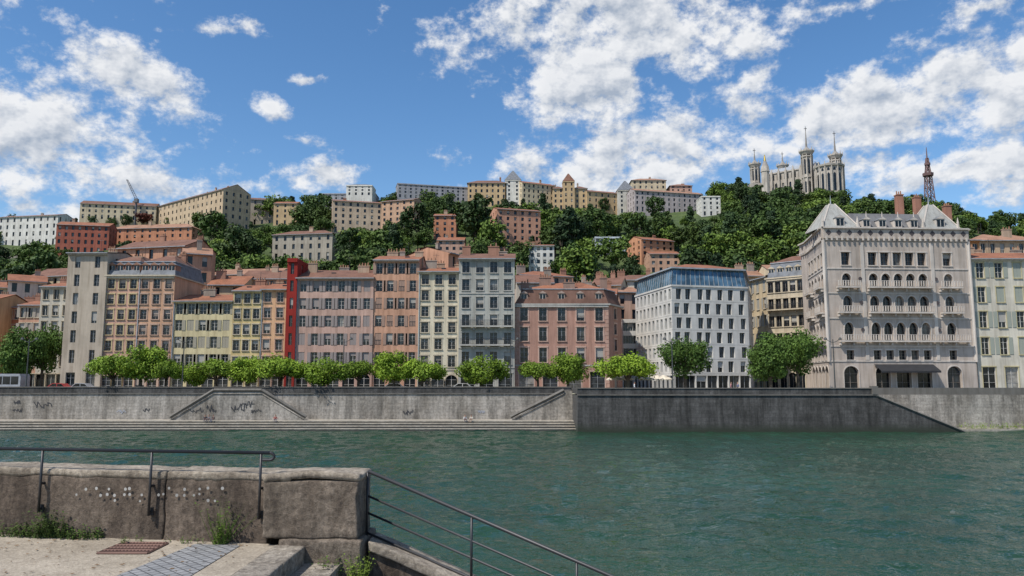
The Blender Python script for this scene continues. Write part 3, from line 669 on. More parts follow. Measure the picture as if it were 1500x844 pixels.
mb.prism('platform',LT,x,D,zat(258,D),zat(254,D),3.6,3.8,8); mb.prism('platform',LT,x,D,zat(242,D),zat(239,D),2.0,2.0,8); mb.tube('mast',LT,(x,D,zat(232,D)),(x,D,zat(216,D)),.5,.2)
mb.emit('lattice_transmission_tower',(x,D,zb))
mb=MB(); D=430; a=at(186,263,D); b_=at(200,292,D); YL=plain('crane_paint',(.12,.12,.13))
for dx in (-.35,.35): mb.tube('jib',YL,(a[0]+dx,a[1],a[2]),(b_[0]+dx*2,b_[1],b_[2]),.16,n=4)
for k in range(8):
    t0,t1=k/8,(k+1)/8; q=lambda t,s:(a[0]+(b_[0]-a[0])*t+s*.35*(1+t),D,a[2]+(b_[2]-a[2])*t); mb.tube('jib_lattice',YL,q(t0,-1),q(t1,1),.09,n=4)
mb.tube('mast',YL,b_,(b_[0],D,b_[2]-18),.6,n=4); mb.box('cab',YL,Fr(b_[0],D,b_[2],1,0),-1,1,-2,.2,-1,1); mb.emit('construction_crane',b_)
# ---------------------------------------------------------------- trees
def leafmat(name,c,vr=.35,trans=.3):
    m,nt,b=newmat(name); L=nt.links
    oi=N(nt,'ShaderNodeObjectInfo'); n1=noise(nt,pos(nt),.45,2,.6)
    c1=ramp(nt,oi.outputs['Random'],[(0,sc(c,1-vr)),(.5,c),(1,(c[0]*(1+vr*1.2),c[1]*(1+vr),c[2]*1.05))])
    c2=mixc(nt,.8,c1,ramp(nt,n1,[(.3,(.5,.55,.5)),(.7,(1.4,1.35,1.2))]),'MULTIPLY')
    L.new(c2,b.inputs['Base Color']); b.inputs['Roughness'].default_value=.65; b.inputs['Specular IOR Level'].default_value=.2
    if trans:
        tr=N(nt,'ShaderNodeBsdfTranslucent'); L.new(c2,tr.inputs[0]); mx=N(nt,'ShaderNodeMixShader'); mx.inputs[0].default_value=trans
        L.new(b.outputs[0],mx.inputs[1]); L.new(tr.outputs[0],mx.inputs[2]); L.new(mx.outputs[0],nt.nodes['Material Output'].inputs[0])
    return m
BARK=plain('bark',(.09,.07,.05),.95,0,.4)
def tree_mesh(name,h,r,th,ncl,nlf,ls,leaf,shape='round',seed=0):
    g=np.random.default_rng(seed); cen=[]
    ch=h-th; zc=th+ch*.5
    for i in range(ncl):
        while True:
            v=g.uniform(-1,1,3)
            n=np.linalg.norm(v)
            if n<=1 and n>.35: break
        if shape=='flat': v[2]=abs(v[2])*.9-.25
        if shape=='cone':
            t=(v[2]+1)/2; v[:2]*=(1.08-t)*1.0; 
        cen.append((v[0]*r*.78,v[1]*r*.78,zc+v[2]*ch*.42))
    cen=np.array(cen); rc=r*g.uniform(.22,.42,ncl)
    if shape=='cone': rc*=.75
    P=[];Nn=[]
    for c,q in zip(cen,rc):
        d=g.normal(size=(nlf,3)); d/=np.linalg.norm(d,axis=1)[:,None]; rad=q*g.uniform(.6,1.12,nlf)[:,None]
        P.append(c+d*rad*np.array([1,1,.75])); Nn.append(d)
    P=np.concatenate(P); Nn=np.concatenate(Nn); M=len(P)
    nrm=Nn*.8+g.normal(size=(M,3))*.45+np.array([0,0,.35]); nrm/=np.linalg.norm(nrm,axis=1)[:,None]
    t=np.cross(nrm,g.normal(size=(M,3))); t/=np.linalg.norm(t,axis=1)[:,None]; bt=np.cross(nrm,t)
    s=ls*g.uniform(.6,1.3,M)[:,None]; t=t*s; bt=bt*s*.65
    V=np.stack([P-t,P-bt*.9,P+t,P+bt*.9],1).reshape(-1,3)
    mb=MB(); mb.tube('t',BARK,(0,0,-1),(0,0,th),r*.075,r*.055,8); mb.tube('t',BARK,(0,0,th),(r*.05,0,zc+ch*.1),r*.055,r*.02,6)
    for k in range(min(ncl,9)):
        c=cen[k]; mb.tube('t',BARK,(0,0,th*.9+.08*k*ch/9),(c[0]*.5,c[1]*.5,(th+c[2])*.5+.1*ch*.3),r*.03,r*.018,5); mb.tube('t',BARK,(c[0]*.5,c[1]*.5,(th+c[2])*.5+.03*ch),tuple(c),r*.018,r*.006,5)
    vv,ff,_=mb.P[('t',BARK.name)]
    base=len(vv); fl=(np.arange(M*4).reshape(-1,4)+base).tolist()
    me=bpy.data.meshes.new(name); me.from_pydata(vv+V.tolist(),[],ff+[tuple(x) for x in fl])
    me.materials.append(BARK); me.materials.append(leaf); me.polygons.foreach_set('material_index',[0]*len(ff)+[1]*M)
    return me
LG=leafmat('foliage_green',(.072,.118,.026),.42,trans=0); LD=leafmat('foliage_dark',(.042,.076,.022),.4,trans=0); LY=leafmat('foliage_bright',(.17,.26,.03),.2,.15); LYh=leafmat('foliage_light',(.13,.19,.035),.25,trans=0); LC=leafmat('foliage_conifer',(.026,.05,.022),trans=0); LR=leafmat('foliage_copper',(.10,.03,.025),trans=0)
HT=[tree_mesh('hill_tree_mesh',12,5.2,2.5,26,60,.50,LG,'round',1),tree_mesh('hill_tree_mesh',13,5.0,3,24,62,.50,LD,'round',2),tree_mesh('hill_tree_mesh',10,5.0,2,22,62,.48,LG,'flat',3),tree_mesh('hill_tree_mesh',15,3.9,2,26,55,.46,LC,'cone',4),tree_mesh('hill_tree_mesh',11,5.6,2,28,58,.50,LG,'round',5),tree_mesh('hill_tree_mesh',9,4.2,1.5,20,60,.42,LYh,'round',6)]
wood=bpy.data.objects.new('hillside_woodland',None); COL.objects.link(wood); wood.location=(0,300,0)
def put(me,x,y,z,s,parent=None,name='tree',sx=1):
    o=bpy.data.objects.new(name,me); COL.objects.link(o)
    o.rotation_euler=(0,0,random.uniform(0,6.28)); o.scale=(s*sx,s*sx,s)
    if parent: o.parent=parent; o.location=(x,y-300,z)
    else: o.location=(x,y,z)
    return o
placed=0
for i in range(8600):
    y=random.uniform(196,450); x=random.uniform(-.73,.76)*y
    z=ter(x,y); s=random.uniform(.5,1.4); k=random.choices(range(6),[5,5,4,2.0,5,1.8])[0]
    hgt=12*s; px,pb=proj(x,y,z); pt=proj(x,y,z+hgt)[1]; hw=4.5*s/y*F
    if y<205 and px<1000: s*=.6
    bad=False
    for (a,b_,yt,yb_,D) in RECTS:
        if px+hw*.7>a and px-hw*.7<b_:
            if y<D+1 and pt<yb_-(yb_-yt)*.28 and pb>yt: bad=True;break
            if D-1<=y<D+14: bad=True;break
            if y>=D+14 and pt<yt-10 and not (1000<px<1240) and y<470 and D>330: bad=True;break
    if bad: continue
    if px>1040 or 520<px<560: dens=1
    elif px<280: dens=.6
    else: dens=.8
    if random.random()>dens*.24: continue
    put(HT[k],x,y,z-.4,s,wood); placed+=1
for (px,pb,hh,k) in ((400,318,17,0),(382,318,12,4),(412,322,14,0),(470,338,20,1),(445,342,15,4),(612,360,19,1),(590,352,14,3),(700,372,24,1),(722,380,16,0),(345,395,17,1),(325,398,12,0),(835,392,24,3),(822,392,20,3),(850,390,18,3),(580,300,12,1),(628,305,14,0),(655,308,12,4),(885,298,10,1),(185,318,9,1),(165,320,8,0),(250,322,8,0),(135,328,9,4),(795,330,18,3),(960,325,14,1),(900,400,14,4),(515,378,13,5),(550,380,12,5),(700,300,9,1),(1260,322,12,1),(1290,324,13,0),(1320,326,12,4)):
    D=hit(px,pb); X=at(px,pb,D)[0]; base=[12,13,10,15,11,9][k]; put(HT[k],X,D,ter(X,D)-.5,hh/base,None,'hillside_tree' if k!=3 else 'cypress_tree')
RT=tree_mesh('copper_tree_mesh',9,4,2,18,90,.36,LR,'round',9)
for px in (208,215):
    D=hit(px,322); X=at(px,322,D)[0]; put(RT,X,D,ter(X,D),1.0,None,'copper_beech_tree')
QT=[tree_mesh('street_tree_mesh',5.6,4.2,2.0,30,220,.19,LY,'flat',21),tree_mesh('street_tree_mesh',6.0,4.0,2.0,34,210,.20,LY,'round',22),tree_mesh('street_tree_mesh',5.4,4.4,1.7,32,210,.20,LY,'flat',23),tree_mesh('street_tree_mesh',5.8,4.1,1.6,28,230,.19,LY,'round',24)]
LM=leafmat('foliage_mid',(.07,.125,.026),.15,.1)
QD=[tree_mesh('round_tree_mesh',8,4.2,2.6,32,230,.20,LM,'round',31),tree_mesh('round_tree_mesh',8,4.6,1.6,42,200,.20,LM,'round',32)]
i=0
for (px,w,yt) in ((166,74,521),(206,84,515),(243,52,524),(286,44,535),(316,74,526),(364,66,529),(410,88,521),(474,76,529),(525,64,528),(577,68,522),(618,72,527),(705,84,526),(788,60,529),(832,72,525),(920,96,519)):
    D=122+random.uniform(-1.5,1.5); X=at(px,556,D)[0]; hgt=(zat(yt,D)-ZS)*1.04; s=hgt/5.7; sx=(w/F*D/2)/4.0/s
    put(QT[i%4],X,D,ZS,s,None,'street_tree',sx); i+=1
for j,(px,w,yt,D) in enumerate(((1003,80,494,123),(1128,72,490,121),(1168,72,482,122),(28,70,482,136),(62,66,476,138),(-40,70,488,138))):
    X=at(px,540,D)[0]; hgt=zat(yt,D)-ZS; s=hgt/7.9; sx=(w/F*D/2)/4.2/s
    put(QD[j%2],X,D,ZS,s,None,'round_crowned_tree',sx)
# ---------------------------------------------------------------- river and embankments
X1=at(846,600,107)[0]; X2=at(1285,600,107)[0]; X3=at(1400,632,107)[0]
LIGHT=blockstone('pale_quay_masonry',(.42,.38,.33),(.34,.31,.27),1.3,.45,.02,(.42,.40,.37),.65,algae=False)
DARK=blockstone('dark_quay_masonry',(.105,.10,.095),(.075,.072,.068),1.6,.5,.03,(.4,.4,.38),.8)
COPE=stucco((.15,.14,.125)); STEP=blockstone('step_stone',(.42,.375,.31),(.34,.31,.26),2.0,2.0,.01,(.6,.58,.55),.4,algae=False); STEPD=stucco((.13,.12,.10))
def sheet(name,mat,x0,x1,y0,y1,z):
    me=bpy.data.meshes.new(name); me.from_pydata([(x0,y0,z),(x1,y0,z),(x1,y1,z),(x0,y1,z)],[],[(0,1,2,3)]); me.materials.append(mat); o=bpy.data.objects.new(name,me); COL.objects.link(o); return o
mb=MB()
FAR=2500
wbox(mb,'wall_west',LIGHT,-FAR,X1,118,118.8,0,5.0); wbox(mb,'parapet_west',DARK,-FAR,X1,118.1,118.6,5.15,5.98); wbox(mb,'coping_west',COPE,-FAR,X1,118,118.7,5.983,6.12); wbox(mb,'string_course',COPE,-FAR,X1,117.85,118.8,5.003,5.147)
wbox(mb,'wall_east',DARK,X1+.003,X2,107,107.9,-2,5.0); wbox(mb,'wall_return',DARK,X1+.003,X1+.9,107.903,118.8,-2,5.0); wbox(mb,'parapet_east',DARK,X1+.003,X2,107.1,107.6,5.15,5.93); wbox(mb,'coping_east',COPE,X1,X2,107,107.7,5.933,6.06); wbox(mb,'string_course',COPE,X1,X2,106.85,107.9,5.003,5.147)
wbox(mb,'parapet_return',DARK,X1+.1,X1+.6,107.603,118.05,5.15,5.93)
wbox(mb,'wall_downstream',LIGHT,X2+.003,FAR,113,113.9,-2,5.0); wbox(mb,'parapet_downstream',COPE,X2,FAR,113.1,113.6,5.003,6.0); wbox(mb,'parapet_return',DARK,X2-.5,X2-.003,107.603,113.05,5.15,5.93)
wbox(mb,'pillar',COPE,X2-.6,X2+.2,106.8,107.72,5.15,6.3)
A_=[(X2,106.99,-2),(X3+1.2,106.99,-2),(X3+1.2,106.99,.0),(X2,106.99,4.9)]
Bk=[(x,112.9,z) for x,y,z in A_]
mb.poly('ramp',DARK,A_); mb.poly('ramp',STEP,[A_[3],A_[2],Bk[2],Bk[3]]); mb.poly('ramp',DARK,[A_[1],Bk[1],Bk[2],A_[2]]); mb.poly('ramp',DARK,[A_[0],A_[3],Bk[3],Bk[0]])
mb.tube('ramp_coping',COPE,(X2,106.95,5.0),(X3+1.2,106.95,.08),.16,n=4)
wbox(mb,'lower_quay',STEP,-FAR,X1,113.4,117.99,-2,1.2)
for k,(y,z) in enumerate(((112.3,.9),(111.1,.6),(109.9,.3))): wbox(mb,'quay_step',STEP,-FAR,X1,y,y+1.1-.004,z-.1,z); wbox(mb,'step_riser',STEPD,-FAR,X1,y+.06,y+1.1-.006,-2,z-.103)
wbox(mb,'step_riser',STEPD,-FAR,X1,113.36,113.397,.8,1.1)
mb.emit('quay_embankment',(0,118,0))
def zx(px,D=116): return at(px,590,D)[0]
def stair(name,profile,y0,y1,rails):
    mb=MB(); a=[(x,y0,z) for x,z in profile]; b_=[(x,y1,z) for x,z in profile]; n=len(a)
    mb.poly('stair_wall',LIGHT,a)
    for k in range(n): mb.poly('stair_wall',LIGHT,[a[k],a[(k+1)%n],b_[(k+1)%n],b_[k]])
    for (p0,p1) in rails:
        mb.tube('stair_coping',COPE,(p0[0],y0,p0[1]+.12),(p1[0],y0,p1[1]+.12),.26,n=4)
        mb.tube('stair_band',LIGHT,(p0[0],y0-.02,p0[1]-.38),(p1[0],y0-.02,p1[1]-.38),.12,n=4)
    mb.emit(name,(profile[0][0],y0,profile[0][1]))
zb=1.2; ztp=5.5
stair('double_quay_staircase',[(zx(252),zb),(zx(450),zb),(zx(384),ztp),(zx(314),ztp)],115.6,117.98,[((zx(252),zb+.35),(zx(314),ztp)),((zx(314),ztp),(zx(384),ztp)),((zx(384),ztp),(zx(450),zb+.35))])
stair('single_quay_staircase',[(zx(748),zb),(X1-.01,zb),(X1-.01,ztp),(zx(826),ztp)],115.6,117.98,[((zx(748),zb+.35),(zx(826),ztp))])
mb=MB(); GRF=[plain('spray_paint',(.03,.03,.035)),plain('spray_paint',(.35,.36,.4))]
def scrib(x,z,y,w,h,mi,n=14):
    pts=[]; 
    for k in range(n): pts.append((x+w*k/n+random.uniform(-.12,.12)*w*.5,y,z+random.uniform(0,h)))
    for k in range(n-1):
        a,b_=pts[k],pts[k+1]; dx,dz=b_[0]-a[0],b_[2]-a[2]; l=math.hypot(dx,dz)+1e-5; t=.05; nxx,nz=-dz/l*t,dx/l*t
        mb.poly('tag',GRF[mi],[(a[0]-nxx,y-.001*k*.3,a[2]-nz),(b_[0]-nxx,y-.001*k*.3,b_[2]-nz),(b_[0]+nxx,y-.001*k*.3,b_[2]+nz),(a[0]+nxx,y-.001*k*.3,a[2]+nz)])
for (px,py,w,h,mi,D) in ((18,605,1.6,.9,0,117.95),(50,598,3,1,0,117.95),(20,592,1,.6,0,117.95),(278,606,2.2,1.0,0,115.55),(302,604,1.6,1.2,0,115.55),(338,603,2.6,1.3,0,115.55),(352,597,2.2,1.0,0,115.55),(368,607,1.6,.8,0,115.55),(170,606,1.6,.6,1,117.95),(590,608,1.6,.8,0,117.95),(700,606,1.2,.5,1,117.95),(210,603,1,.5,0,117.95)):
    q=at(px,py,D); scrib(q[0],q[2],D,w,h,mi)
mb.emit('graffiti',at(300,600,115))
ASP=plain('asphalt',(.055,.055,.057),.9,0,.25); PAVE=plain('pavement_stone',(.28,.26,.23),.9,0,.2)
mb=MB()
mb.poly('s',PAVE,[(-FAR,118.1,5.1),(X1+.5,118.1,5.1),(X1+.5,107.2,5.1),(X2-.3,107.2,5.1),(X2-.3,113.2,5.1),(FAR,113.2,5.1),(FAR,150,5.1),(-FAR,150,5.1)]); single('quay_pavement',mb)
sheet('quay_road',ASP,-FAR,FAR,124.5,131,5.104)
mb=MB(); wbox(mb,'k',STEP,-FAR,FAR,124.2,124.5,5.0,5.22); wbox(mb,'k',STEP,-FAR,FAR,131,131.3,5.0,5.22); single('road_kerb',mb)
mb=MB(); RP=plain('road_paint',(.7,.7,.68))
for k in range(-40,40): mb.poly('l',RP,[(k*6,127.7,5.108),(k*6+3,127.7,5.108),(k*6+3,127.85,5.108),(k*6,127.85,5.108)])
single('lane_markings',mb)
# water: modelled waves plus fine ripples
m,nt,b=newmat('river_water')
b.inputs['Roughness'].default_value=.03; b.inputs['IOR'].default_value=1.33
n1=noise(nt,pos(nt,(.7,1,1)),2.6,3,.6,.3)
bump(nt,b,n1,.16)
ns=noise(nt,pos(nt,(.4,1,1)),.05,4,.6)
nt.links.new(ramp(nt,ns,[(.35,(.010,.036,.020)),(.65,(.018,.054,.031))]),b.inputs['Base Color'])
wx=np.arange(-92,92.01,.36); wy=np.unique(np.concatenate([np.arange(12.0,60,.26),np.arange(60,118.5,.42)]))
WX,WY=np.meshgrid(wx,wy); g=np.random.default_rng(77); WZ=np.zeros_like(WX)
for k in range(46):
    lam=1.1*(4.2/1.1)**(k/45); th_=g.normal(1.2,.75); kk=2*math.pi/lam; a=.034/kk*1.0; ph=g.uniform(0,6.28)
    arg=kk*(WX*math.cos(th_)+WY*math.sin(th_))+ph; WZ+=a*(np.sin(arg)+.25*np.sin(2*arg+.5))
gust=.55+.45*np.sin(WX*.06+WY*.045+1)*np.cos(WY*.08-WX*.02)
WZ*=(.75+.35*gust)
edge=np.clip(np.minimum(WX+92,92-WX)/6,0,1)*np.clip((WY-12)/2,0,1); WZ*=edge
Vw=np.stack([WX,WY,WZ],-1).reshape(-1,3); nx=len(wx); ny=len(wy); I=np.arange(nx*ny).reshape(ny,nx); Fq=np.stack([I[:-1,:-1],I[:-1,1:],I[1:,1:],I[1:,:-1]],-1).reshape(-1,4)
nv=len(Vw); X0w,X1w=float(wx[0]),float(wx[-1]); Y0w,Y1w=float(wy[0]),float(wy[-1])
ex=[(-FAR,6,0),(FAR,6,0),(FAR,Y0w,0),(-FAR,Y0w,0),(-FAR,Y0w,0),(X0w,Y0w,0),(X0w,Y1w,0),(-FAR,Y1w,0),(X1w,Y0w,0),(FAR,Y0w,0),(FAR,Y1w,0),(X1w,Y1w,0)]
me=bpy.data.meshes.new('river_water'); me.from_pydata(Vw.tolist()+ex,[],Fq.tolist()+[tuple(nv+4*j+q for q in range(4)) for j in range(3)]); me.polygons.foreach_set('use_smooth',[True]*len(me.polygons)); me.materials.append(m); o=bpy.data.objects.new('river_water',me); COL.objects.link(o)
sheet('riverbed',plain('mud',(.06,.06,.045)),-FAR,FAR,6.0,118.5,-1.9)
def weeds(name,xr,yr,z,n,h,ls,mat,seed):
    g=np.random.default_rng(seed); mb=MB()
    for k in range(n):
        x=g.uniform(*xr); y=g.uniform(*yr); hh=h*g.uniform(.3,1); lx,ly=g.normal(0,.35*hh,2)
        for q in range(6):
            t=(q+1)/6; cx,cy,cz=x+lx*t,y+ly*t,z+hh*t; a=g.uniform(0,6.28); e=ls*g.uniform(.6,1.3); dz=g.uniform(-.4,.6)*e
            ux,uy=math.cos(a)*e,math.sin(a)*e
            mb.poly('leaves',mat,[(cx,cy,cz),(cx+ux*.5-uy*.3,cy+uy*.5+ux*.3,cz+dz*.5),(cx+ux,cy+uy,cz+dz),(cx+ux*.5+uy*.3,cy+uy*.5-ux*.3,cz+dz*.5)])
        mb.poly('leaves',mat,[(x-.004,y,z),(x+.004,y,z),(x+lx,y+ly,z+hh)])
    return single(name,mb)
mb=MB(); wbox(mb,'b',STEP,X3+1.5,FAR,109.5,112.99,-1.5,.25); single('waterside_ledge',mb)
weeds('waterside_plants',(X3+3,X3+60),(109.6,112),.25,900,.9,.22,LY,5)
# ---------------------------------------------------------------- street furniture
def lamp(px,D,yt):
    mb=MB(); x=at(px,540,D)[0]; h=zat(yt,D)-ZS; PM=plain('lamp_paint',(.05,.055,.055))
    mb.prism('base',PM,x,D,ZS,ZS+.9,.16,.12,8); mb.prism('pole',PM,x,D,ZS+.9,ZS+h,.11,.07,8)
    for s in (-1,1):
        pr=(x,D,ZS+h-.5)
        for k in range(1,5):
            a=k/4*math.pi/2; q=(x+s*1.1*math.sin(a),D,ZS+h-.5+.5*(1-math.cos(a))*1.0+.25*math.sin(a)); mb.tube('arms',PM,pr,q,.045,n=5); pr=q
        mb.prism('lantern',PM,pr[0],D,pr[2]-.28,pr[2]+.02,.3,.14,8); mb.prism('lens',glassm(3),pr[0],D,pr[2]-.36,pr[2]-.282,.18,.22,8)
    mb.emit('street_lamp',(x,D,ZS))
for px in (40,268,503,748,985,1222): lamp(px,120.5 if px<840 else 116,497)
def parasol(px,D,w):
    mb=MB(); x=at(px,556,D)[0]; PM=plain('parasol_canvas',(.62,.56,.46)); mb.tube('pole',GREYF,(x,D,ZS),(x,D,ZS+2.9),.035); mb.prism('canopy',PM,x,D,ZS+2.15,ZS+2.85,w,.05,8,cap=False); mb.prism('valance',PM,x,D,ZS+1.98,ZS+2.15,w*1.0,w,8,cap=False); mb.prism('foot',GREYF,x,D,ZS,ZS+.12,.35,.3,8); mb.emit('cafe_parasol',(x,D,ZS))
for px,w in ((902,1.6),(916,1.5),(950,1.7),(972,1.7),(962,1.5)): parasol(px,127,w)
def vehicle(name,px,D,col,L,prof,hw,wr,win):
    mb=MB(); x=at(px,558,D)[0]; pm_=plain(name+'_paint',col,.35); gl=glassm(0); ty=plain('tyre',(.02,.02,.02))
    a=[(x+L*u,D-hw,ZS+z) for u,z in prof]; b_=[(x+L*u,D+hw,ZS+z) for u,z in prof]; n=len(a)
    mb.poly('body',pm_,a); mb.poly('body',pm_,b_[::-1])
    for k in range(n): mb.poly('body',pm_,[a[k],a[(k+1)%n],b_[(k+1)%n],b_[k]])
    for q in win: 
        for s in (-1,1): mb.poly('windows',gl,[(x+L*u,D+s*(hw+.01),ZS+z) for u,z in q])
    for u in (.2,.8):
        for s in (-1,1):
            mb.tube('wheels',ty,(x+L*u,D+s*(hw-.2),ZS+wr),(x+L*u,D+s*(hw+.03),ZS+wr),wr,n=14); mb.tube('hubs',ZINC,(x+L*u,D+s*(hw+.03),ZS+wr),(x+L*u,D+s*(hw+.05),ZS+wr),wr*.5,n=10)
    mb.emit(name,(x,D,ZS))
cprof=[(0,.35),(1,.35),(1,.8),(.95,.95),(.78,1.02),(.66,1.45),(.3,1.5),(.12,1.0),(.01,.9)]
cwin=[[(.17,1.0),(.46,1.0),(.46,1.42),(.31,1.42)],[(.49,1.0),(.75,1.0),(.65,1.38),(.49,1.42)]]
vehicle('red_car',70,126,(.35,.03,.03),4.2,cprof,.85,.33,cwin); vehicle('grey_car',104,127,(.3,.31,.33),4.2,cprof,.85,.33,cwin)
vehicle('parked_car',560,126,(.25,.26,.28),4.2,cprof,.85,.33,cwin); vehicle('parked_car',660,126,(.5,.5,.5),4.2,cprof,.85,.33,cwin)
vehicle('city_bus',-62,126,(.30,.31,.33),11,[(0,.3),(1,.3),(1,2.6),(.98,3.0),(.02,3.05),(0,2.9)],1.25,.48,[[(.02+.12*k,1.3),(.02+.12*k+.11,1.3),(.02+.12*k+.11,2.6),(.02+.12*k,2.6)] for k in range(8)])
# ---------------------------------------------------------------- people
SKIN=plain('skin',(.42,.24,.17)); HAIR=plain('hair',(.04,.025,.015))
def person(x,y,z,pose,top,bot,face=-1,rot=0):
    if pose=='stand':
        J=dict(pel=(0,0,.95),ch=(0,0,1.3),nk=(0,0,1.48),hd=(0,-.02,1.56),ls=(-.18,0,1.42),le=(-.24,.02,1.13),lh=(-.24,-.1,.88),rs=(.18,0,1.42),re=(.25,.02,1.13),rh=(.25,-.12,.9),lk=(-.11,-.12,.5),lf=(-.11,-.1,.07),lt=(-.12,-.26,.04),rk=(.1,.06,.5),rf=(.1,.2,.08),rt=(.11,.06,.04))
    else:
        J=dict(pel=(0,0,.12),ch=(0,-.04,.46),nk=(0,-.08,.63),hd=(0,-.12,.71),ls=(-.18,-.06,.57),le=(-.26,-.16,.32),lh=(-.14,-.38,.3),rs=(.18,-.06,.57),re=(.27,-.14,.3),rh=(.16,-.36,.3),lk=(-.14,-.42,.30),lf=(-.13,-.55,-.1),lt=(-.14,-.7,-.13),rk=(.14,-.42,.28),rf=(.15,-.6,-.1),rt=(.16,-.74,-.13))
    names=list(J); ix={n:i for i,n in enumerate(names)}
    R=dict(pel=.15,ch=.16,nk=.06,hd=.06,ls=.065,le=.045,lh=.035,rs=.065,re=.045,rh=.035,lk=.065,lf=.045,lt=.035,rk=.065,rf=.045,rt=.035)
    E=[('pel','ch'),('ch','nk'),('nk','hd'),('ch','ls'),('ls','le'),('le','lh'),('ch','rs'),('rs','re'),('re','rh'),('pel','lk'),('lk','lf'),('lf','lt'),('pel','rk'),('rk','rf'),('rf','rt')]
    me=bpy.data.meshes.new('b'); me.from_pydata([J[n] for n in names],[(ix[a],ix[b]) for a,b in E],[])
    ob=bpy.data.objects.new('tmp',me); COL.objects.link(ob); md=ob.modifiers.new('s','SKIN'); ob.modifiers.new('u','SUBSURF').levels=1
    for i,n in enumerate(names): 
        sv=me.skin_vertices[0].data[i]; sv.radius=(R[n],R[n]*(.7 if n in('pel','ch') else 1)); sv.use_root=(n=='pel')
    dg=bpy.context.evaluated_depsgraph_get(); ev=ob.evaluated_get(dg); m2=bpy.data.meshes.new_from_object(ev); bpy.data.objects.remove(ob)
    m2.materials.clear()
    for mm in (plain('shirt_cloth',top),plain('trouser_cloth',bot),SKIN): m2.materials.append(mm)
    kp=[np.array(J[n]) for n in names]
    grp=[1 if n in('pel','lk','rk','lf','rf','lt','rt') else 2 if n in('hd','nk','lh','rh') else 0 for n in names]
    for pl in m2.polygons:
        c=np.array(pl.center); pl.material_index=grp[int(np.argmin([np.sum((c-k)**2) for k in kp]))]; pl.use_smooth=True
    e=bpy.data.objects.new('person',None); COL.objects.link(e); e.location=(x,y,z); e.rotation_euler=(0,0,rot)
    bo=bpy.data.objects.new('body',m2); COL.objects.link(bo); bo.parent=e
    h=J['hd']; hc=(h[0],h[1],h[2]+.1)
    import bmesh
    for nm,sx,sy,sz,off,mt in (('head',.078,.095,.12,(0,0,0),SKIN),('hair',.086,.098,.10,(0,.025,.045),HAIR),('nose',.012,.02,.02,(0,-.095,-.01),SKIN)):
        bm=bmesh.new(); bmesh.ops.create_icosphere(bm,subdivisions=2,radius=1)
        for v in bm.verts: v.co=(v.co.x*sx,v.co.y*sy,v.co.z*sz*(1 if v.co.z>0 or nm!='head' else 1.1))
        mm=bpy.data.meshes.new(nm); bm.to_mesh(mm); bm.free(); mm.materials.append(mt); o=bpy.data.objects.new(nm,mm); COL.objects.link(o); o.parent=e; o.location=(hc[0]+off[0],hc[1]+off[1],hc[2]+off[2])
for (px,D,z,pose,t,bt,r) in ((301,113.6,1.2,'sit',(.05,.05,.06),(.04,.04,.06),.4),(307,113.7,1.2,'sit',(.2,.2,.22),(.03,.03,.04),-.2),(314,113.6,1.2,'sit',(.06,.04,.04),(.05,.06,.1),-.5),(404,113.6,1.2,'sit',(.4,.12,.1),(.1,.1,.14),.2),(681,113.6,1.2,'sit',(.5,.48,.45),(.05,.05,.08),.3),(691,113.6,1.2,'sit',(.55,.5,.42),(.3,.2,.15),-.4),(1072,108.6,5.1,'stand',(.45,.2,.2),(.04,.04,.06),1.2),(1082,112,5.1,'stand',(.1,.12,.2),(.05,.05,.05),-1.2),(930,112,5.1,'stand',(.5,.5,.5),(.05,.05,.08),1.5),(625,121,5.1,'stand',(.1,.1,.12),(.05,.05,.08),1.5)):
    q=at(px,600,D); person(q[0],D,z,pose,t,bt,rot=r)
# ---------------------------------------------------------------- near bank
GZ=5.55
def roughstone(name,c1,c2,sc1=1.2,dk=.75):
    m,nt,b=newmat(name); L=nt.links
    n1=noise(nt,pos(nt),sc1,7,.7); n2=noise(nt,pos(nt),16,7,.8); n3=noise(nt,pos(nt,(1.3,1.3,.35)),1.8,6,.75)
    c=ramp(nt,n1,[(.3,c2),(.55,c1),(.75,sc(c1,1.25))]); c=mixc(nt,dk,c,ramp(nt,n3,[(.38,(.30,.27,.25)),(.62,(1.15,1.15,1.15))]),'MULTIPLY')
    c=mixc(nt,.85,c,ramp(nt,n2,[(.36,(.42,.40,.38)),(.60,(1.3,1.3,1.27))]),'MULTIPLY')
    L.new(c,b.inputs['Base Color']); b.inputs['Roughness'].default_value=.95
    bump(nt,b,n2,.035)
    return m
WST=roughstone('weathered_limestone_shade_tone',(.20,.155,.12),(.11,.085,.066),dk=.85); BST=roughstone('end_block_limestone_lit_tone',(.26,.21,.165),(.16,.13,.10),dk=.7); TOPST=roughstone('limestone_sunlit_top_tone',(.42,.36,.29),(.27,.23,.18),dk=.6)  # shade put into the dark wall tone, sunlight into lighter block and top tones
import bmesh
from mathutils import noise as mn, Vector
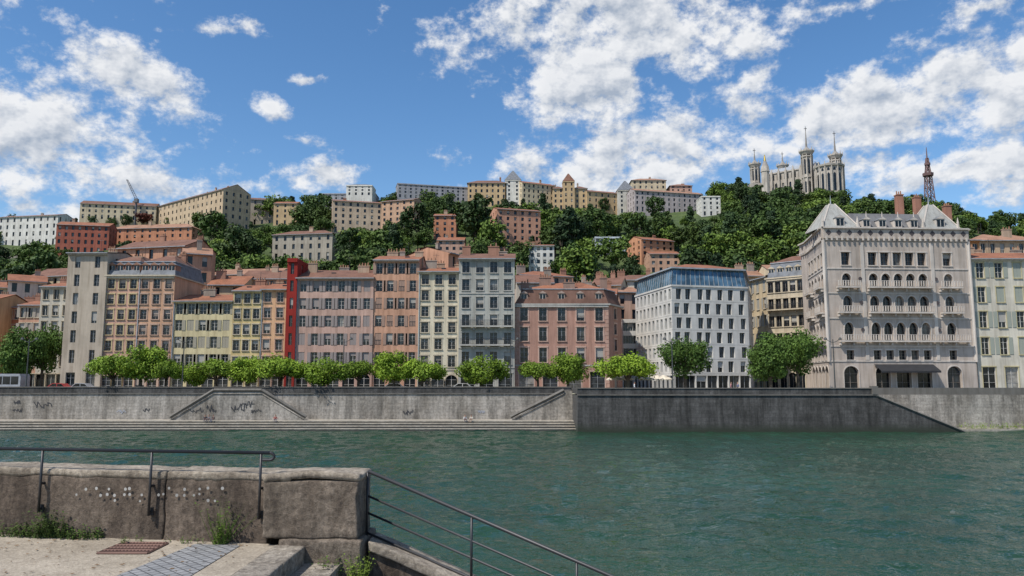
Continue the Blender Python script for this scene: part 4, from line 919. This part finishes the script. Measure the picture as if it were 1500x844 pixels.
def stoneblock(fr,s0,s1,z0,z1,d0,d1,mat,bev=.03,amp=.012,cut=10,topbulge=0):
    bm=bmesh.new(); vs=[bm.verts.new(fr.p(s,z,d)) for z in (z0,z1) for (s,d) in((s0,d0),(s1,d0),(s1,d1),(s0,d1))]
    for f in ((0,3,2,1),(4,5,6,7),(0,1,5,4),(1,2,6,5),(2,3,7,6),(3,0,4,7)): bm.faces.new([vs[i] for i in f])
    bmesh.ops.recalc_face_normals(bm,faces=bm.faces)
    bmesh.ops.bevel(bm,geom=bm.edges[:],offset=bev,segments=2,profile=.6,affect='EDGES')
    le=[e for e in bm.edges if e.calc_length()>.15]
    bmesh.ops.subdivide_edges(bm,edges=le,cuts=cut,use_grid_fill=True)
    sm=(s0+s1)/2
    for v in bm.verts:
        n=mn.noise_vector(v.co*3.1)*amp*1.3+mn.noise_vector(v.co*11)*amp*.7+mn.noise_vector(v.co*23)*amp*.35; v.co+=n
        if v.co.z>fr.o[2]+z1-.08 and topbulge: 
            rel=((Vector(fr.p(sm,0,0)).xy-v.co.xy).length)/((s1-s0)/2); v.co.z+=topbulge*max(0,1-rel**2)
    me=bpy.data.meshes.new('stone'); bm.to_mesh(me); bm.free(); me.materials.append(mat)
    for p_ in me.polygons: p_.use_smooth=True
    return me
A=at(0,785,8.5);B=at(392,795,8.02); ux,uy=B[0]-A[0],B[1]-A[1]; fr=Fr(A[0],A[1],0,ux,uy); LW=math.hypot(ux,uy)
pw_=bpy.data.objects.new('stone_parapet_wall',None); COL.objects.link(pw_)
zt=6.245; sj=[-26,-20,-15,-11,-7.5,-4.6,-2.1,LW*.62,LW]
for i in range(len(sj)-1):
    me=stoneblock(fr,sj[i]+.006,sj[i+1]-.006,4.9,zt-.07,-.48,0,WST,.02,.012,20); o=bpy.data.objects.new('wall_stone',me); COL.objects.link(o); o.parent=pw_
    me=stoneblock(fr,sj[i]+.004,sj[i+1]-.004,zt-.085,zt,-.49,.008,TOPST,.03,.012,20,.012); o=bpy.data.objects.new('coping_stone',me); COL.objects.link(o); o.parent=pw_
fb=Fr(at(386,700,7.9)[0],7.9,0,1,-.03)
WB=at(527,740,7.9)[0]-at(386,740,7.9)[0]
eb=bpy.data.objects.new('stone_end_block',None); COL.objects.link(eb)
for (a,b_,z0,z1,d0,d1,mt,bv,tb) in ((0,WB,5.62,6.19,-.62,0,BST,.025,0),(-.01,WB+.01,6.175,6.25,-.63,.01,TOPST,.035,.03),(.18,WB+.05,4.6,5.62,-.66,.03,BST,.03,0)):
    me=stoneblock(fb,a,b_,z0,z1,d0,d1,mt,bv,.013,20,tb); o=bpy.data.objects.new('block_stone',me); COL.objects.link(o); o.parent=eb
mb=MB(); WD=plain('worn_white_paint',(.33,.32,.30),.9,0,.5)
gd=random.Random(4)
def dot(px,py,r=.017):
    best=None
    for k in range(400):
        s=LW*k/400; q=fr.p(s,0,.028); pz=[proj(q[0],q[1],6.0)][0]
        if best is None or abs(pz[0]-px)<best[0]: best=(abs(pz[0]-px),s,q)
    s=best[1]; D=best[2][1]; z=zat(py,D); r*=gd.uniform(.7,1.05)
    pts=[fr.p(s+r*math.cos(a),z+r*math.sin(a),.022) for a in [2*math.pi*i/10 for i in range(10)]]
    mb.poly('dots',WD,pts)
for cx in (113,125,140,148,157,168,182,190,206,232,240,247,258,270,283,292,305,316,324):
    for dy in gd.sample([0,9,18],gd.choice([1,1,2,2])): dot(cx+gd.uniform(-1.5,1.5),716+dy+gd.uniform(-1,1))
mb.emit('painted_dots',fr.p(1,5.9,0))
RLM=plain('dark_steel',(.035,.035,.038),.45,.3)
mb=MB(); zr=zat(661,8.15)
P0=fr.p(-26,zr,.06);P1=fr.p(LW+.02,zr,.06); mb.tube('top_rail',RLM,P0,P1,.018,n=10)
pr=P1
for k in range(1,9):
    a=math.pi*k/8; q=(P1[0]+.045*math.sin(a)+.0,P1[1]-.0,P1[2]-.035+.035*math.cos(a)); mb.tube('rail_curl',RLM,pr,q,.016,n=8); pr=q
mb.tube('rail_curl',RLM,pr,(pr[0]-.07,pr[1],pr[2]),.016,n=8)
for px in (-400,-250,-100,60,221,381):
    best=min(((abs(proj(*fr.p(s,6.2,.06))[0]-px),s) for s in np.linspace(-6,LW,1200)),key=lambda t:t[0]); s=best[1]
    a=fr.p(s,zr,.06); b_=fr.p(s,5.80,.06); mb.tube('post',RLM,a,b_,.014,n=8)
    for z in (5.84,6.10): mb.tube('bracket',RLM,fr.p(s,z,.06),fr.p(s,z,-.03),.014,n=8)
    mb.box('fixing_plate',RLM,fr,s-.03,s+.03,5.80,5.88,.02,.035)
mb.emit('wall_handrail',P1,smooth=('top_rail','post'))
SX0=-2.05; tread=.36; rise=.155
CON=roughstone('worn_concrete',(.38,.335,.28),(.26,.225,.185),2.0,.5)
mb=MB()
for k in range(28):
    z=GZ-rise*(k+1)
    if z<1.2: break
    x0=SX0+tread*k; mb.box('tread',CON,WF,x0+.002,x0+tread,z-.5,z,-7.88,-5.0)
mb.emit('river_steps',(SX0,7,GZ))
stw=bpy.data.objects.new('stair_side_wall',None); COL.objects.link(stw)
sl=.42
# sloping side wall in separate coping stones
def slopeblock(x0,x1,zo,th_,d0,d1,mat,cut):
    me=stoneblock(WF,x0,x1,5.6-th_,5.6,-d1,-d0,mat,.02,.008,cut)
    for v in me.vertices: v.co.z-=sl*(v.co.x+1.45)+zo
    o=bpy.data.objects.new('side_stone',me); COL.objects.link(o); o.parent=stw
for k in range(8):
    x0=-1.45+k*1.28; slopeblock(x0+.004,x0+1.276,0,.10,7.95,8.42,TOPST,10); slopeblock(x0,x0+1.28,.10,.8,8.0,8.38,WST,8)
mb=MB(); X0=at(539,690,8.15)[0]; Z0=zat(690,8.15)
for dz,r in ((0,.019),(-.25,.012),(-.42,.012),(-.62,.012)):
    mb.tube('rail',RLM,(X0,8.15,Z0+dz),(X0+9.8,8.15,Z0+dz-sl*9.8),r,n=10)
for k in range(10):
    x=X0+1.08*k; z=Z0-sl*1.08*k; mb.tube('post',RLM,(x,8.15,z+.0),(x,8.15,z-.74),.014,n=8)
mb.emit('stair_railing',(X0,8.15,Z0),smooth=('rail','post'))
m,nt,b=newmat('gritty_pavement'); n1=noise(nt,pos(nt),1.1,6,.7); n2=noise(nt,pos(nt),45,4,.8); n3=noise(nt,pos(nt),7,5,.7)
c=ramp(nt,n1,[(.3,(.30,.255,.195)),(.7,(.46,.40,.32))]); c=mixc(nt,.8,c,ramp(nt,n2,[(.35,(.55,.53,.5)),(.65,(1.25,1.25,1.25))]),'MULTIPLY'); c=mixc(nt,.5,c,ramp(nt,n3,[(.35,(.6,.58,.56)),(.6,(1.1,1.1,1.1))]),'MULTIPLY')
nt.links.new(c,b.inputs['Base Color']); b.inputs['Roughness'].default_value=.95; bump(nt,b,n2,.01)
GRIT=m
mb=MB(); mb.poly('g',GRIT,[(-FAR,-FAR,GZ),(FAR,-FAR,GZ),(FAR,4.98,GZ),(SX0-.33,4.98,GZ),(SX0-.33,7.96,GZ),(-2.6,8.1,GZ),(A[0]+fr.u[0]*-26,A[1]+fr.u[1]*-26,GZ),(-FAR,11.6,GZ)]); single('near_quay_ground',mb)
y=4.9
kerb=bpy.data.objects.new('stair_head_kerb',None); COL.objects.link(kerb)
for k in range(4):
    me=stoneblock(WF,SX0-.325,SX0-.004,GZ-.2,GZ+.012,-(y+.75),-(y+.01),CON,.02,.005,8); o=bpy.data.objects.new('kerb_stone',me); COL.objects.link(o); o.parent=kerb; y+=.755
mb=MB(); wbox(mb,'w',WST,-FAR,SX0,8.3,9.0,-2,5.2); wbox(mb,'w',WST,SX0+.003,FAR,4.4,4.98,-2,5.54); wbox(mb,'w',CON,-FAR,FAR,9.003,12.5,-2,.9); wbox(mb,'w',CON,SX0,FAR,4.99,9.0,-2,.95); single('near_embankment_wall',mb)
m,nt,b=newmat('grey_diamond_paving'); mp=N(nt,'ShaderNodeMapping'); gg=N(nt,'ShaderNodeNewGeometry'); nt.links.new(gg.outputs['Position'],mp.inputs[0]); mp.inputs['Rotation'].default_value=(0,0,.785); 
ck=N(nt,'ShaderNodeTexBrick'); nt.links.new(mp.outputs[0],ck.inputs['Vector']); ck.offset=0; ck.inputs['Scale'].default_value=1; ck.inputs['Brick Width'].default_value=.09; ck.inputs['Row Height'].default_value=.09; ck.inputs['Mortar Size'].default_value=.006
ck.inputs['Color1'].default_value=(.27,.27,.27,1); ck.inputs['Color2'].default_value=(.21,.212,.215,1); ck.inputs['Mortar'].default_value=(.07,.07,.07,1)
nn=noise(nt,pos(nt),3,6,.7); nt.links.new(mixc(nt,.6,ck.outputs['Color'],ramp(nt,nn,[(.3,(.6,.6,.6)),(.7,(1.2,1.2,1.2))]),'MULTIPLY'),b.inputs['Base Color']); b.inputs['Roughness'].default_value=.8; bump(nt,b,ck.outputs['Fac'],-.006)
mb=MB(); mb.poly('p',m,[(*onplane(px,py,GZ+.006)[:2],GZ+.006) for px,py in ((285,797),(352,799),(252,860),(130,860))][::-1]); single('grey_paving_panel',mb)
mb=MB(); RU=plain('rusty_iron',(.16,.09,.07),.8,.2,.3); q=[onplane(px,py,GZ) for px,py in ((178,797),(246,797),(216,812),(142,812))]
for k in range(15):
    t=k/14; a=[q[0][i]+(q[1][i]-q[0][i])*t for i in range(2)]; b_=[q[3][i]+(q[2][i]-q[3][i])*t for i in range(2)]; mb.tube('bars',RU,(*a,GZ+.008),(*b_,GZ+.008),.011,n=4)
for k in range(5):
    t=k/4; a=[q[0][i]+(q[3][i]-q[0][i])*t for i in range(2)]; b_=[q[1][i]+(q[2][i]-q[1][i])*t for i in range(2)]; mb.tube('frame',RU,(*a,GZ+.009),(*b_,GZ+.009),.014,n=4)
mb.poly('shade_sheet',plain('drain_shade',(.03,.025,.02)),[(x[0],x[1],GZ+.003) for x in q][::-1]); mb.emit('drain_grate',q[0])  # flat dark sheet, shade of the hollow under the bars put into its colour
def wd(px0,px1,n,h,seed,off=.05,z=GZ,ls=.035):
    a=min(((abs(proj(*fr.p(s,GZ,off))[0]-px0),s) for s in np.linspace(-1,LW,400)))[1]; b_=min(((abs(proj(*fr.p(s,GZ,off))[0]-px1),s) for s in np.linspace(-1,LW,400)))[1]
    p0,p1=fr.p(a,0,off),fr.p(b_,0,off); weeds('wall_weeds',(p0[0],p1[0]),(min(p0[1],p1[1])-.06,max(p0[1],p1[1])-.01),z,n,h,ls,LG,seed)
wd(0,60,60,.16,41); wd(55,95,90,.30,42); wd(95,150,50,.13,43); wd(315,335,60,.5,44,ls=.03); wd(180,330,30,.08,45,ls=.025)
weeds('stair_weeds',(-1.86,-1.70),(7.70,7.84),GZ-2*rise,70,.26,.03,LG,46); weeds('stair_weeds',(-1.58,-1.44),(7.7,7.86),GZ-2*rise,50,.28,.03,LYh,47)
# dry leaves and grit specks on the pavement
mb=MB(); g=np.random.default_rng(8); DL=plain('dry_leaf',(.16,.10,.05))
for k in range(260):
    x=g.uniform(-7,-2.5); y=g.uniform(6.6,8.4) ; e=g.uniform(.006,.02); a=g.uniform(0,6.28)
    if y>8.02-.2*(x+2.6): continue
    mb.poly('l',DL,[(x+e*math.cos(a+t)*w_,y+e*math.sin(a+t)*w_,GZ+.012+.004*math.sin(t)) for t,w_ in ((0,1.4),(1.57,.6),(3.14,1.4),(4.71,.6))])
single('fallen_leaves',mb)
# ---------------------------------------------------------------- world
w=bpy.data.worlds.new('World'); scene.world=w; w.use_nodes=True; nt=w.node_tree; nt.nodes.clear(); L=nt.links
SE=math.radians(54); SA=math.radians(-128)
sdir=Vector((math.sin(SA)*math.cos(SE),math.cos(SA)*math.cos(SE),math.sin(SE)))
sky=N(nt,'ShaderNodeTexSky',sky_type='NISHITA'); sky.sun_disc=False; sky.sun_elevation=SE; sky.sun_rotation=SA; sky.air_density=1.0; sky.dust_density=.5; sky.ozone_density=2.8; sky.altitude=200
hs=N(nt,'ShaderNodeHueSaturation'); hs.inputs['Saturation'].default_value=1.2; L.new(sky.outputs[0],hs.inputs['Color'])
bg=N(nt,'ShaderNodeBackground'); L.new(hs.outputs[0],bg.inputs[0]); bg.inputs[1].default_value=.15
tc=N(nt,'ShaderNodeTexCoord'); sp=N(nt,'ShaderNodeSeparateXYZ'); L.new(tc.outputs['Generated'],sp.inputs[0])
def M(op,a,b=None,c=None,clamp=False):
    n=N(nt,'ShaderNodeMath',operation=op); n.use_clamp=clamp
    for i,v in enumerate((a,b,c)):
        if v is None: continue
        if isinstance(v,(int,float)): n.inputs[i].default_value=v
        else: L.new(v,n.inputs[i])
    return n.outputs[0]
az=M('ARCTAN2',sp.outputs[0],sp.outputs[1]); el=M('ARCSINE',sp.outputs[2])
ae=N(nt,'ShaderNodeCombineXYZ'); L.new(az,ae.inputs[0]); L.new(el,ae.inputs[1])
def azel(px,py):
    x,y,z=at(px,py,1.0); z-=CZ; l=math.sqrt(x*x+y*y+z*z); return math.atan2(x,y),math.asin(z/l)
blobs=[(20,205,165,92,0,1.0),(190,112,118,48,16,.85),(170,262,190,36,6,.9),(300,42,105,18,-10,.45),(60,15,90,30,0,.5),(392,155,46,22,38,.7),(440,205,46,13,10,.5),(482,255,58,24,0,.8),(238,205,18,10,0,.5),(445,118,44,9,-8,.35),
 (930,35,200,66,0,1.15),(850,105,130,62,15,1.05),(980,222,215,54,-8,1.15),(1180,185,190,46,-14,1.1),(1400,135,190,54,-10,1.15),(1110,115,44,24,-30,.7),(1420,242,150,26,-6,.95),(1250,240,150,24,0,.85),(1230,10,120,14,0,.45),(1440,10,90,14,0,.45),(100,310,180,26,0,.7),(1650,120,200,120,0,1),(-200,150,200,140,0,1)]
mask=None
for (px,py,rx,ry,rot,wt) in blobs:
    a0,e0=azel(px,py); ra=rx/F*.95; re=ry/F*.98
    mp=N(nt,'ShaderNodeMapping',vector_type='TEXTURE'); L.new(ae.outputs[0],mp.inputs[0]); mp.inputs['Location'].default_value=(a0,e0,0); mp.inputs['Rotation'].default_value=(0,0,math.radians(-rot)); mp.inputs['Scale'].default_value=(ra,re,1)
    vl=N(nt,'ShaderNodeVectorMath',operation='LENGTH'); L.new(mp.outputs[0],vl.inputs[0])
    g_=M('MULTIPLY_ADD',vl.outputs['Value'],-1.05,.25+1.15*wt)
    mask=g_ if mask is None else M('MAXIMUM',mask,g_)
mask=M('MAXIMUM',mask,M('MULTIPLY_ADD',M('GREATER_THAN',el,.62),1.2,-1))
mask=M('MAXIMUM',M('MINIMUM',mask,1.0),-1.1)
def cn(offx,offz,scale,det,rough):
    cb=N(nt,'ShaderNodeCombineXYZ'); L.new(M('ADD',az,offx),cb.inputs[0]); L.new(M('MULTIPLY',M('ADD',el,offz),1.35),cb.inputs[1]); cb.inputs[2].default_value=.7
    n=N(nt,'ShaderNodeTexNoise'); L.new(cb.outputs[0],n.inputs['Vector']); n.inputs['Scale'].default_value=scale; n.inputs['Detail'].default_value=det; n.inputs['Roughness'].default_value=rough
    return n.outputs['Fac']
nA=cn(0,0,15,9,.64); nB=cn(-.007,.014,15,4,.62)
den=M('ADD',mask,M('MULTIPLY',M('SUBTRACT',nA,.5),5.2))
mr=N(nt,'ShaderNodeMapRange',interpolation_type='SMOOTHSTEP'); L.new(den,mr.inputs[0]); mr.inputs[1].default_value=.05; mr.inputs[2].default_value=1.05
shade=M('ADD',.66,M('MULTIPLY',M('SUBTRACT',nA,nB),3.8),clamp=True)
thick=M('MULTIPLY',M('SUBTRACT',den,1.0),.18,clamp=True); shade=M('SUBTRACT',shade,thick,clamp=True)
cc_=mixc(nt,shade,(.42,.49,.60),(.96,.97,.99))
bc=N(nt,'ShaderNodeBackground'); L.new(cc_,bc.inputs[0]); bc.inputs[1].default_value=.93
mx=N(nt,'ShaderNodeMixShader'); L.new(M('MULTIPLY',mr.outputs[0],.97),mx.inputs[0]); L.new(bg.outputs[0],mx.inputs[1]); L.new(bc.outputs[0],mx.inputs[2])
ow=N(nt,'ShaderNodeOutputWorld'); L.new(mx.outputs[0],ow.inputs[0])
sl_=bpy.data.lights.new('sun','SUN'); sl_.energy=5.0; sl_.angle=math.radians(.5); sl_.color=(1,.95,.87); so=bpy.data.objects.new('sun',sl_); COL.objects.link(so)
so.rotation_euler=(-sdir).to_track_quat('-Z','Y').to_euler(); so.location=(-50,-20,120)
cd=bpy.data.cameras.new('camera'); cd.sensor_width=36; cd.lens=27; cd.clip_end=8000; cd.clip_start=.1
co=bpy.data.objects.new('camera',cd); COL.objects.link(co); co.location=(0,0,CZ); co.rotation_euler=(math.pi/2+TH,0,0); scene.camera=co
scene.view_settings.view_transform='Standard'; scene.view_settings.look='None'; scene.view_settings.exposure=0
